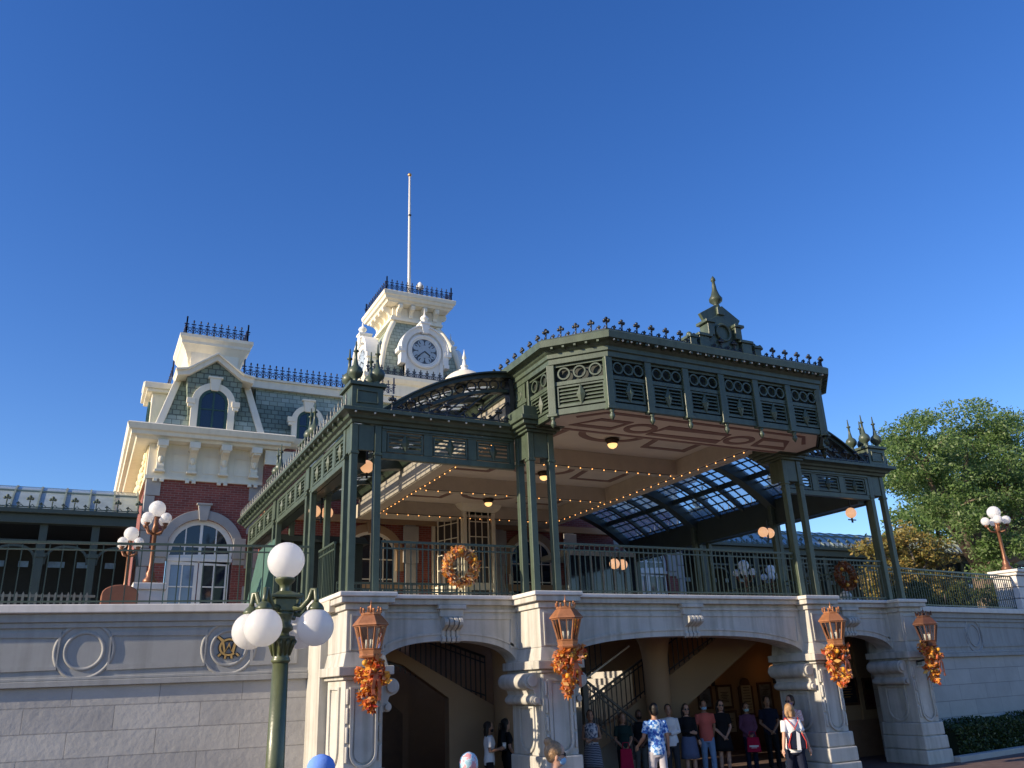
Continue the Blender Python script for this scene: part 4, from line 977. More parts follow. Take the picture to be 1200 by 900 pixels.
    b = MB(); sweep(b, [(X1 + 0.1, 30.4), (X1 + 0.1, Y0), (X0, Y0), (X0, 46)], cor); b.build('main_cornice', cream, S_)
    b = MB(); b.box(X0 - 0.3, X0 + 0.2, 34.4, 34.9, 10.95, 11.2); b.box(X0 - 0.65, X0 - 0.2, Y0 + 0.1, Y0 + 0.5, 10.93, 11.06); build_each(b, 'cornice_block', cream, S_)
    # mansard
    lv = [(10.95, 1.78, -0.08), (11.55, 1.6, 0.12), (12.6, 1.3, 0.45), (13.55, 1.06, 0.72)]
    for i, m_ in enumerate((slate, slate2, slate)):
        (z0, h0, d0), (z1, h1, d1) = lv[i], lv[i + 1]; b = MB(); b.frustum((c - h0, c + h0, Y0 + d0 + 0.1, 33.2 - d0), z0, (c - h1, c + h1, Y0 + d1 + 0.1, 33.2 - d1), z1); b.build('mansard_roof', m_, S_)
    b = MB()
    for sx in (-1, 1):
        for yy in (0, 1):
            p = Vector((c + sx * 1.76, (Y0 + 0.03) if yy == 0 else 33.25, 10.95)); q = Vector((c + sx * 1.07, (Y0 + 0.82) if yy == 0 else 32.45, 13.5)); b.bar(p, q, 0.24, 0.16, up=(0, 1, 0)); b.box(p.x - 0.2, p.x + 0.2, p.y - 0.1, p.y + 0.1, 10.95, 11.12)
    b.box(c - 1.85, c + 1.85, Y0 - 0.08, Y0 + 0.1, 10.95, 11.06)
    build_each(b, 'hip_rib', cream, S_, 0.02)
    # front dormer with raking hood
    yd = Y0 - 0.02
    b = MB(); b.prism([(c - 0.75, 11.0), (c + 0.75, 11.0), (c + 0.95, 13.0), (c + 0.98, 13.15), (c, 13.72), (c - 0.98, 13.15), (c - 0.95, 13.0)], yd + 0.12, Y0 + 1.2); b.build('dormer_gable', slate2, S_)
    surround(c, yd + 0.12, 0.5, 11.06, 12.1, 12.6, 0.24, S_, cream)
    window(c, yd + 0.1, 0.46, 11.1, 12.1, 12.56, S_, cgreen, winglass, 2, 2, 'dormer_window', transom=[11.85], bw=0.06)
    b = MB(); b.box(c - 0.95, c + 0.95, yd - 0.1, yd + 0.1, 11.0, 11.08)
    b.strip([(c - 1.32, 13.05), (c - 0.95, 13.12), (c, 13.82), (c + 0.95, 13.12), (c + 1.32, 13.05)], 0.2, yd - 0.08, Y0 + 1.0); b.strip([(c - 1.36, 13.16), (c - 0.95, 13.24), (c, 13.94), (c + 0.95, 13.24), (c + 1.36, 13.16)], 0.07, yd - 0.16, Y0 + 1.0); build_each(b, 'dormer_hood', cream, S_, 0.01)
    # flared cap
    cy = 31.35; h = 0.84
    b = MB(); b.box(c - h, c + h, cy - h - 0.2, cy + h + 0.2, 13.3, 14.7); sweep(b, [(c + h, cy - h), (c - h, cy - h), (c - h, cy + h), (c + h, cy + h)], [(0, 13.5), (0.06, 13.8), (0.1, 13.9), (0.1, 14.0), (0.2, 14.25), (0.34, 14.48), (0.38, 14.52), (0.38, 14.62), (0.46, 14.74), (0.46, 14.86), (0, 14.9)], True)
    b.build('roof_cap', cream, S_)
    b = MB(); b.box(c - 0.8, c + 0.8, cy - 0.8, cy + 0.8, 14.86, 14.91); b.build('cap_top', mat('lead_flat', (0.2, 0.21, 0.22), 0.6), S_)
    b = MB(); h = 1.1
    for p, q in (((c - h, cy - h), (c + h, cy - h)), ((c - h, cy - h), (c - h, cy + h)), ((c + h, cy - h), (c + h, cy + h)), ((c - h, cy + h), (c + h, cy + h))): roofcrest(b, p, q, 14.88, 0.25, 0.58)
    b.build('roof_cresting', ironblue, S_)
    # side dormer
    xs = X0 - 0.02 if not mirror else X1 + 0.02; s_ = 1 if not mirror else -1
    fr = ((xs, 0, 0), (0, -1, 0) if s_ > 0 else (0, 1, 0), (s_, 0, 0)); yc = -31.4 if s_ > 0 else 31.4
    b = MB(*fr); b.box(yc - 0.8, yc + 0.8, -0.1, 1.2, 10.96, 12.6); b.box(yc - 0.95, yc + 0.95, -0.3, 1.2, 12.6, 12.72); b.box(yc - 1.0, yc + 1.0, -0.4, 1.2, 12.72, 12.95); b.box(yc - 0.5, yc + 0.5, -0.42, 1.1, 12.951, 13.1); b.build('side_dormer', cream, S_, 0.02)
    window(yc, -0.11, 0.5, 11.2, 12.0, 12.4, S_, cgreen, winglass, 2, 2, 'dormer_window', fr=fr)
    b = MB(); b.box(c - 1.3, c + 1.3, 32.5, 34.5, 13.3, 13.6); b.build('rear_parapet', cream, S_)
    b = MB(); roofcrest(b, (c - 1.35, 31.2), (c - 1.35, 34.4), 13.5, 0.34, 0.5); b.build('roof_cresting', ironblue, S_)
pavilion(1.4); pavilion(19.6, True)

# main range between the pavilions
b = MB(); b.box(5.12, 19.6, 29.2, 29.5, 3.95, 10.9); b.build('brick_wall', brick, S_)
b = MB(); b.box(5.1, 19.6, 29.1, 30.4, 9.9, 10.42); sweep(b, [(19.6, 29.8), (5.1, 29.8)], [(0, 10.42), (0.5, 10.44), (0.55, 10.52), (0.68, 10.6), (0.78, 10.72), (0.84, 10.9), (0, 11.0)]); b.build('main_cornice', cream, S_)
for (z0, y0), (z1, y1), m_ in (((10.95, 30.0), (11.5, 30.2), slate), ((11.5, 30.2), (12.6, 30.62), slate2), ((12.6, 30.62), (13.3, 30.9), slate)):
    b = MB(); b.prismx([(y0, z0), (y1, z1), (46, z1), (46, z0)], 4.9, 19.8); b.build('mansard_roof', m_, S_)
b = MB(); b.box(4.6, 20.1, 30.72, 46, 13.3, 13.6); b.box(4.6, 20.1, 30.65, 46, 13.601, 13.68); b.build('roof_kerb', cream, S_)
b = MB(); roofcrest(b, (4.4, 30.8), (10.4, 30.8), 13.68, 0.24, 0.6); b.build('roof_cresting', ironblue, S_)
for cx in (6.72, 9.2, 15.5, 17.9):
    b = MB(); b.prism([(cx - 0.55, 11.0), (cx + 0.55, 11.0), (cx + 0.55, 12.0)] + arc(cx, 12.0, 0.55, 0.5, 0, 180, 12)[1:], 29.98, 30.9); b.build('dormer_body', slate2, S_)
    surround(cx, 29.98, 0.4, 11.0, 11.9, 12.3, 0.2, S_, cream); window(cx, 29.97, 0.38, 11.0, 11.9, 12.28, S_, cgreen, winglass, 2, 2, 'dormer_window', transom=[11.7])
# doorways and windows on the terrace front
for cx in (9.05, 15.6):
    surround(cx, 29.2, 0.95, 6.3, 6.9, 7.7, 0.28, S_, tan, ears=False); window(cx, 29.19, 0.92, 3.96, 6.9, 7.66, S_, cream, winglass, 4, 4, 'arched_door', transom=[4.6, 5.3, 6.0, 6.7])
    b = MB(); b.box(cx - 1.0, cx + 1.0, 29.1, 29.18, 3.96, 5.0); b.build('door_panel', mat('blue_grey_door', (0.3, 0.32, 0.34), 0.5), S_)
for cx in (5.9, 7.3): window(cx, 29.19, 0.4, 5.0, 6.9, 7.3, S_, cream, winglass, 2, 4)
b = MB()
for x in (10.55, 14.2, 17.4):
    b.box(x - 0.2, x + 0.2, 29.08, 29.2, 3.95, 8.0)
    for z in (5.2, 6.6, 7.4): b.box(x - 0.3, x + 0.3, 29.04, 29.1, z, z + 0.55)
build_each(b, 'pilaster', greyarch, S_, 0.012)
b = MB(); b.box(5.2, 19.5, 29.1, 29.2, 5.65, 5.9); b.box(5.2, 19.5, 29.06, 29.2, 8.0, 8.25); build_each(b, 'string_course', tan, S_)
# canted bay window
BW = [(13.85, 29.2), (13.25, 27.6), (12.05, 27.6), (11.45, 29.2)]
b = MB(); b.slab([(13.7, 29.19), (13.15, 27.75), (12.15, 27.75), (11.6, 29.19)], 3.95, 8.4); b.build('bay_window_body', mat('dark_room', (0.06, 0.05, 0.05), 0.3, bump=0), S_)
b = MB(); sweep(b, [(13.9, 29.2), (13.28, 27.55), (12.02, 27.55), (11.4, 29.2)], [(0, 8.3), (0.1, 8.36), (0.2, 8.42), (0.28, 8.56), (0, 8.66)]); b.slab(BW, 8.2, 8.6); b.slab(BW, 5.5, 5.75); b.slab(BW, 3.96, 5.2)
for p, q in zip(BW[:-1], BW[1:]):
    p, q = Vector(p), Vector(q)
    for t, wd in ((0.03, 0.12), (0.97, 0.12), (0.18, 0.05), (0.82, 0.05)): c = p.lerp(q, t); b.bar((c.x, c.y, 5.2), (c.x, c.y, 8.4), wd)
    for k in (1, 2): c = p.lerp(q, 0.18 + 0.64 * k / 3); b.bar((c.x, c.y, 5.7), (c.x, c.y, 8.3), 0.03)
    for z in (6.3, 6.85, 7.4, 7.95): a, c = p.lerp(q, 0.18), p.lerp(q, 0.82); b.bar((a.x, a.y, z), (c.x, c.y, z), 0.03)
b.build('bay_window', cream, S_)

# ---------------------------------------------------------------- clock tower
TX, TY = 12.3, 34.45
b = MB(); b.box(TX - 2.7, TX + 2.7, TY - 2.5, TY + 2.5, 13.4, 14.8); sweep(b, [(TX + 2.7, TY - 2.5), (TX - 2.7, TY - 2.5), (TX - 2.7, TY + 2.5), (TX + 2.7, TY + 2.5)], [(0, 14.6), (0.1, 14.65), (0.2, 14.8), (0.2, 14.95), (0, 15.0)], True); b.box(TX - 2.65, TX + 2.65, TY - 2.45, TY + 2.45, 14.8, 14.96); tower = b.build('clock_tower', cream, S_)
b = MB(); roofcrest(b, (TX - 2.7, TY - 2.55), (TX + 2.7, TY - 2.55), 14.98, 0.3, 0.4); b.build('cresting', iron, tower)
pf = [(1.95, 14.95), (1.86, 15.9), (1.7, 16.7), (1.5, 17.3), (1.3, 17.75), (1.12, 18.1), (1.05, 18.3)]
b = MB()
R = [[b.p(TX + sx * h, TY + sy * h, z) for sx, sy in ((-1, -1), (1, -1), (1, 1), (-1, 1))] for h, z in pf]
for k in range(len(R) - 1):
    for t in range(4): b.face((R[k][t], R[k][(t + 1) % 4], R[k + 1][(t + 1) % 4], R[k + 1][t]))
b.build('curved_roof', slate, tower)
b = MB()
for sx in (-1, 1):
    for sy in (-1, 1): b.tube([(TX + sx * (h + 0.01), TY + sy * (h + 0.01), z) for h, z in pf], 0.13, 8)
build_each(b, 'hip_rib', cream, tower)
b = MB(); b.box(TX - 1.15, TX + 1.15, TY - 1.15, TY + 1.15, 18.2, 18.95); b.box(TX - 1.28, TX + 1.28, TY - 1.28, TY + 1.28, 18.25, 18.36); b.box(TX - 1.22, TX + 1.22, TY - 1.22, TY + 1.22, 18.361, 18.5)
sweep(b, [(TX + 1.2, TY - 1.2), (TX - 1.2, TY - 1.2), (TX - 1.2, TY + 1.2), (TX + 1.2, TY + 1.2)], [(-0.2, 18.95), (0.32, 19.02), (0.36, 19.1), (0.46, 19.14), (0.5, 19.26), (0.56, 19.3), (0.58, 19.46), (0.55, 19.5), (-0.2, 19.56)], True); b.box(TX - 1.1, TX + 1.1, TY - 1.1, TY + 1.1, 19.3, 19.55)
b.build('tower_cornice', cream, tower)
def scroll4(fr, xs, parent):
    for x in xs:
        b = MB(*fr); b.prismx([(0, 18.42), (-0.1, 18.46), (-0.12, 18.6), (-0.22, 18.7), (-0.4, 18.76), (-0.44, 18.9), (-0.4, 18.99), (0, 18.99)], x - 0.1, x + 0.1); b.build('scroll_bracket', cream, parent, 0.02)
q4 = (-0.9, -0.3, 0.3, 0.9)
scroll4(((TX, TY - 1.16, 0), (1, 0, 0), (0, 1, 0)), q4, tower); scroll4(((TX - 1.16, TY, 0), (0, -1, 0), (1, 0, 0)), q4, tower); scroll4(((TX + 1.16, TY, 0), (0, 1, 0), (-1, 0, 0)), q4, tower)
b = MB(); h = 1.6
for p, q in (((TX - h, TY - h), (TX + h, TY - h)), ((TX - h, TY - h), (TX - h, TY + h)), ((TX + h, TY - h), (TX + h, TY + h)), ((TX - h, TY + h), (TX + h, TY + h))): roofcrest(b, p, q, 19.52, 0.25, 0.56)
b.build('roof_cresting', ironblue, tower)
def clock(fr):
    ZC = 16.45
    b = MB(*fr); b.prism([(-0.9, 14.97), (0.9, 14.97), (0.9, 16.4)] + arc(0, 16.4, 0.9, 0.98, 0, 180, 20)[1:], 0.06, 1.3); b.strip([(-1.0, 15.9), (-1.0, 16.45)] + arc(0, 16.45, 1.0, 1.06, 180, 0, 22)[1:-1] + [(1.0, 16.45), (1.0, 15.9)], 0.26, -0.08, 0.5); b.strip([(-1.1, 16.4)] + arc(0, 16.45, 1.12, 1.18, 180, 0, 22)[1:-1] + [(1.1, 16.4)], 0.06, -0.16, 0.45)
    for s_ in (-1, 1): b.box(s_ * 1.1 - 0.16, s_ * 1.1 + 0.16, -0.14, 0.4, 16.3, 16.5); b.box(s_ * 1.04 - 0.12, s_ * 1.04 + 0.12, -0.1, 0.4, 15.75, 15.92); b.box(s_ * 0.82 - 0.08, s_ * 0.82 + 0.08, 0.0, 0.4, 14.97, 16.0)
    b.prism([(-0.12, 17.3), (0.12, 17.3), (0.2, 17.75), (-0.2, 17.75)], -0.18, 0.4); b.box(-0.26, 0.26, -0.22, 0.4, 17.75, 17.83)
    K = b.build('clock_dormer', white, tower)
    b = MB(*fr); b.torus((0, 0.02, ZC), 0.74, 0.09, 'y', 32, 8); b.torus((0, 0.0, ZC), 0.63, 0.04, 'y', 32, 6); b.build('clock_bezel', white, K)
    b = MB(*fr); b.prism([(0.62 * math.cos(2 * PI * t / 32), ZC + 0.62 * math.sin(2 * PI * t / 32)) for t in range(32)], 0.0, 0.05); b.build('clock_dial', mat('dial_slate', (0.09, 0.11, 0.14), 0.35, bump=0), K)
    b = MB(*fr)
    for t in range(8):
        a = 2 * PI * (t + 0.5) / 8; b.prism([(0.43 * math.cos(a) + 0.15 * math.cos(2 * PI * j / 14), ZC + 0.43 * math.sin(a) + 0.15 * math.sin(2 * PI * j / 14)) for j in range(14)], -0.012, 0.0)
    b.prism([(0.3 * math.cos(2 * PI * t / 24), ZC + 0.3 * math.sin(2 * PI * t / 24)) for t in range(24)], -0.012, 0.0); b.build('dial_petals', clockm, K)
    b = MB(*fr)
    for t in range(12): a = 2 * PI * t / 12; b.bar((0.4 * math.cos(a), -0.018, ZC + 0.4 * math.sin(a)), (0.53 * math.cos(a), -0.018, ZC + 0.53 * math.sin(a)), 0.035, 0.008, up=(0, 1, 0))
    b.bar((0, -0.03, ZC), (0.26, -0.03, ZC - 0.18), 0.05, 0.01, up=(0, 1, 0)); b.bar((0, -0.04, ZC), (-0.36, -0.04, ZC - 0.3), 0.035, 0.01, up=(0, 1, 0)); b.build('clock_hands', ink, K)
    b = MB(*fr); b.lathe([(0.13, 0), (0.09, 0.06), (0.06, 0.1), (0.17, 0.18), (0.2, 0.25), (0.15, 0.33), (0.05, 0.4), (0.03, 0.5), (0.012, 0.72)], (0, 0.0, 17.83), 14); b.build('urn_finial', white, K)
clock(((TX, TY - 2.22, 0), (1, 0, 0), (0, 1, 0))); clock(((TX - 2.22, TY, 0), (0, -1, 0), (1, 0, 0))); clock(((TX + 2.22, TY, 0), (0, 1, 0), (-1, 0, 0)))
# small white cupola in front of the tower
b = MB(); b.lathe([(1.02, 13.2), (1.02, 13.6)] + [(1.02 * math.cos(math.radians(a)), 13.6 + 0.95 * math.sin(math.radians(a))) for a in range(10, 86, 8)], (12.95, 29.3, 0), 24); b.lathe([(1.0, 10.95), (1.0, 13.2)], (12.95, 29.3, 0), 24); cup = b.build('cupola', cream, S_)
b = MB(); b.lathe([(0.22, 0), (0.25, 0.08), (0.16, 0.12), (0.12, 0.24), (0.17, 0.27), (0.09, 0.33), (0.05, 0.6), (0.1, 0.62), (0.035, 0.85), (0, 1.05)], (12.95, 29.3, 14.5), 12); b.build('spike_finial', white, cup)
# flagpole and roof camera
F_ = thing('flagpole', 'tall bare white flagpole on the clock tower roof', 'flagpole', (12.3, 34.3, 19.5))
b = MB(); b.lathe([(0.085, 0), (0.08, 2), (0.065, 5), (0.05, 7.4)], (12.3, 34.3, 19.55), 12); b.build('pole', mat('pole_paint', (0.62, 0.6, 0.57), 0.4, 0.0, var=0.04, bump=0), F_)
b = MB(); b.sphere((12.3, 34.3, 27.05), 0.1, 12, 8); b.build('ball', gold, F_)
b = MB(); b.box(12.24, 12.36, 34.2, 34.4, 24.6, 24.68); b.build('cleat', iron, F_)
T = thing('roof_camera', 'small white domed camera mast beside the foot of the flagpole', 'camera', (12.75, 34, 19.55)); b = MB(); b.bar((12.75, 34, 19.55), (12.75, 34, 20.5), 0.06); b.build('mast', iron, T)
b = MB(); b.lathe([(0.17, 0), (0.19, 0.12), (0.12, 0.24), (0.05, 0.34)], (12.75, 34, 20.5), 12); b.build('housing', white, T)

# ================================================================ platform sheds either side
def shed(fx, lab, x_end):
    T = thing('platform_shed', lab, 'platform', (fx(0), 30, 3.95)); lo = lambda a, c: (min(a, c), max(a, c)); x0, x1 = lo(fx(1.2), fx(x_end))
    gl = mat('hazy_roof_pane', (0.3, 0.36, 0.36), 0.12, var=0.25, scale=1.2, bump=0.02, spec=0.8)
    pts = [(29.25 + 2.0 * k / 6, 7.92 + 1.1 * math.sin(k / 6 * PI / 2)) for k in range(7)]
    b = MB(); r0 = [b.p(x0, y, z) for y, z in pts]; r1 = [b.p(x1, y, z) for y, z in pts]
    for k in range(6): b.face((r0[k], r0[k + 1], r1[k + 1], r1[k]), True)
    b.build('glazed_roof', gl, T)
    b = MB(); n = int((x1 - x0) / 0.72)
    for i in range(n + 1):
        x = x0 + (x1 - x0) * i / n
        for k in range(6): b.bar((x, pts[k][0], pts[k][1] + 0.02), (x, pts[k + 1][0], pts[k + 1][1] + 0.02), 0.05, 0.05)
    for k in (3, 6): b.bar((x0, pts[k][0], pts[k][1] + 0.02), (x1, pts[k][0], pts[k][1] + 0.02), 0.05)
    b.build('glazing_bars', mat('pale_green_bar', (0.2, 0.24, 0.2), 0.5), T)
    b = MB(); b.box(x0, x1, 29.15, 29.5, 7.5, 7.78); b.box(x0, x1, 28.95, 29.5, 7.781, 7.92); b.build('fascia', green2, T, 0.01)
    b = MB(); crest(b, (x0, 29.05), (x1, 29.05), 7.92, 0.62, 0.42); b.build('eaves_cresting', green, T)
    for i in range(int((x1 - x0) / 1.45)):
        x = fx(0.55 - i * 1.45 - 0.5); b = MB(); b.box(x - 0.11, x + 0.11, 29.35, 29.57, 3.95, 7.5); b.box(x - 0.16, x + 0.16, 29.3, 29.62, 6.5, 6.62); b.build('post', green2, T)
        b = MB(); xa = x + 0.72
        b.strip([(xa - 0.6, 6.3)] + sarc(xa - 0.6, xa + 0.6, 6.3, 6.85, 14)[1:-1] + [(xa + 0.6, 6.3)], 0.07, 29.42, 29.5); b.box(xa - 0.6, xa + 0.6, 29.4, 29.52, 6.95, 7.03); b.build('arch_brace', green2, T)
    b = MB(); b.box(x0, x1, 33.4, 33.6, 3.95, 7.9); b.box(x0, x1, 29.6, 33.4, 7.55, 7.6); b.build('dark_backdrop', mat('shed_shade', (0.025, 0.03, 0.03), 0.6), T)  # near-black backdrop, the darkness inside the shed put into its colour
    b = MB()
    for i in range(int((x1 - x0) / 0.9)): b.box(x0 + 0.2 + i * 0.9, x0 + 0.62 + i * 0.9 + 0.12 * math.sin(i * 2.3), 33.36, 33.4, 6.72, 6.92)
    build_each(b, 'painted_sky_gap', mat('sky_gap_blue', (0.3, 0.48, 0.75), 0.1, var=0.35, bump=0), T)  # blue strips painted to stand for bright sky seen through openings
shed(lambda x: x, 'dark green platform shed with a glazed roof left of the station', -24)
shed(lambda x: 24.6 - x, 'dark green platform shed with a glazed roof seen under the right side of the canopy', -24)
# ================================================================ lanterns with autumn garlands
def hexlantern(label, x, y, zt, wall_y, grp, cm=copper, xw=None):
    """zt = height of the spike tip"""
    T = thing('wall_lantern', label, 'lantern', (x, y, zt - 1.02), 'copper lanterns on the arcade piers'); z = zt - 1.02; xw = x if xw is None else xw
    hx = lambda r, z_: (r, z_)
    b = MB(); b.lathe([(0.20, 0.74), (0.325, 0.60), (0.335, 0.57), (0.30, 0.555)], (x, y, z), 6, False, PI / 6); b.lathe([(0.175, 0.74), (0.185, 0.76), (0.185, 0.79), (0.12, 0.80)], (x, y, z), 6, False, PI / 6)
    b.lathe([(0.03, 0.8), (0.02, 0.86), (0.035, 0.9), (0.012, 0.93), (0.004, 1.02)], (x, y, z), 8)
    for k in range(12):
        a = 2 * PI * k / 12; c = Vector((x + 0.185 * math.cos(a), y + 0.185 * math.sin(a), z + 0.79)); h = 0.085 if k % 2 == 0 else 0.055; b.bar(c, c + Vector((0, 0, h)), 0.03, 0.02); b.sphere(c + Vector((0, 0, h)), 0.022, 6, 4)
    b.build('roof', cm, T)
    b = MB()
    for k in range(6):
        a = PI / 6 + PI / 3 * k; b.bar((x + 0.185 * math.cos(a), y + 0.185 * math.sin(a), z + 0.17), (x + 0.285 * math.cos(a), y + 0.285 * math.sin(a), z + 0.56), 0.028)
        a2 = a + PI / 6; b.bar((x + 0.165 * math.cos(a2), y + 0.165 * math.sin(a2), z + 0.17), (x + 0.25 * math.cos(a2), y + 0.25 * math.sin(a2), z + 0.56), 0.012)
    b.lathe([(0.27, 0.54), (0.305, 0.545), (0.305, 0.565), (0.26, 0.565)], (x, y, z), 6, False, PI / 6); b.build('cage', cm, T)
    b = MB(); b.lathe([(0.12, 0.0), (0.19, 0.02), (0.205, 0.05), (0.19, 0.075), (0.2, 0.14), (0.215, 0.16), (0.19, 0.175), (0.04, 0.18)], (x, y, z), 6, False, PI / 6); b.lathe([(0.02, -0.14), (0.06, -0.1), (0.1, -0.02), (0.1, 0.01)], (x, y, z), 10); b.build('base', cm, T)
    b = MB()
    R0 = [b.p(x + 0.18 * math.cos(PI / 6 + PI / 3 * k), y + 0.18 * math.sin(PI / 6 + PI / 3 * k), z + 0.18) for k in range(6)]; R1 = [b.p(x + 0.278 * math.cos(PI / 6 + PI / 3 * k), y + 0.278 * math.sin(PI / 6 + PI / 3 * k), z + 0.545) for k in range(6)]
    for k in range(6): b.face((R0[k], R0[(k + 1) % 6], R1[(k + 1) % 6], R1[k]))
    b.build('glass', glasslant, T)
    b = MB()
    for k in range(3): a = 2 * PI * k / 3 + 0.4; b.tube([(x + 0.07 * math.cos(a), y + 0.07 * math.sin(a), z + 0.18), (x + 0.07 * math.cos(a), y + 0.07 * math.sin(a), z + 0.33)], 0.022, 8)
    build_each(b, 'candle', white, T)
    b = MB(); b.tube([(xw, wall_y, z - 0.32), (x, (y + wall_y) / 2, z - 0.3), (x, y + 0.08, z - 0.24), (x, y, z - 0.1)], 0.028, 8); b.bar((xw, wall_y, z - 0.16), (x, y, z - 0.12), 0.035); b.box(xw - 0.09, xw + 0.09, wall_y - 0.03, wall_y, z - 0.42, z - 0.08); b.build('wall_bracket', iron, T)
    return T
def garland(label, x, y, z, s=1.0, seed=1):
    R = random.Random(seed); T = thing('autumn_garland', label, 'garland', (x, y, z), 'autumn leaf garlands under the lanterns')
    cl = []
    for i in range(16):
        t = i / 15; wd = 0.27 * (1 - t) ** 0.8 + 0.05; cl.append(((x + R.uniform(-wd, wd), y + R.uniform(-0.12, 0.1), z - t * 0.82), 0.14 * (1.15 - 0.5 * t)))
    leaves(cl, int(800 * s), 0.066, 0, R, 0.55).build('leaves', garleaf, T, fix=False)
    b = MB(); c = Vector((x + 0.06, y - 0.18, z - 0.25))
    for dx, l_ in ((0.05, 0.45), (-0.03, 0.35)):
        p = [c, c + Vector((dx, -0.02, -0.12)), c + Vector((dx * 1.6, 0.0, -0.26)), c + Vector((dx * 1.3, -0.02, -l_))]
        for k in range(3): b.bar(p[k], p[k + 1], 0.06, 0.008, up=(0, 1, 0))
    for sx in (-1, 1): b.tube([c, c + Vector((sx * 0.1, -0.03, 0.06)), c + Vector((sx * 0.12, -0.02, -0.02)), c], [0.012, 0.03, 0.03, 0.012], 6)
    b.build('ribbon_bow', mat('rust_ribbon', (0.5, 0.13, 0.05), 0.5), T)
    b = MB()
    for k in range(2): b.sphere((x + R.uniform(-0.2, 0.12), y - 0.14 + R.uniform(-0.05, 0.03), z - R.uniform(0.05, 0.5)), 0.05, 8, 6)
    build_each(b, 'gourd', mat('yellow_gourd', (0.7, 0.32, 0.03), 0.4), T)
for i, (lx, ly, zt, wy, pm, lab, gl) in enumerate((
    (4.68, 15.0, 3.83, 15.5, copper, 'copper hexagonal lantern on the leftmost pier', 'orange and red autumn leaf garland under the leftmost lantern'),
    (8.48, 14.5, 3.91, 14.95, copper, 'copper hexagonal lantern on the second pier from the left', 'red and yellow leaf garland under the second lantern from the left'),
    (15.78, 14.62, 3.84, 15.1, copper, 'copper hexagonal lantern on the third pier beside the white shirted walker', 'yellow and orange leaf garland under the third lantern from the left'),
    (19.63, 15.12, 3.79, 15.62, copper2, 'darker weathered lantern on the rightmost pier', 'small orange leaf garland under the rightmost dark lantern'))):
    hexlantern(lab, lx, ly, zt, wy, None, pm, (PX[i]))
    garland(gl, lx, ly + 0.02, zt - 1.02, 1.0 if i < 2 else 0.8, 10 + i)
def wreath(label, x, y, z, r, seed, m, pal='x'):
    R = random.Random(seed); T = thing('autumn_wreath', label, 'wreath', (x, y, z))
    cl = [((x + r * math.cos(2 * PI * k / 18), y + R.uniform(-0.03, 0.03), z + r * math.sin(2 * PI * k / 18)), (0.125, 0.09, 0.125)) for k in range(18)]
    leaves(cl, 1300, 0.055, 0, R, 0.42).build('leaves', m, T, fix=False)
    b = MB(); b.torus((x, y, z), r, 0.05, 'y', 24, 6); b.build('ring', bark, T)
    b = MB()
    for k in range(3): a = R.uniform(0, 2 * PI); b.sphere((x + r * math.cos(a), y - 0.09, z + r * math.sin(a)), 0.05, 8, 6)
    build_each(b, 'gourd', MATS['yellow_gourd'], T)
wreath('bright orange and yellow leaf wreath on the railing right of the left corner posts', 6.9, 15.98, 4.62, 0.31, 3, wrleaf)
wreath('brown leaf wreath on the railing between the right-hand post clusters', 18.02, 15.98, 4.66, 0.27, 5, leafmat('brown_leaves', [(0.2, 0.05, 0.025), (0.34, 0.1, 0.03), (0.28, 0.15, 0.06)]))

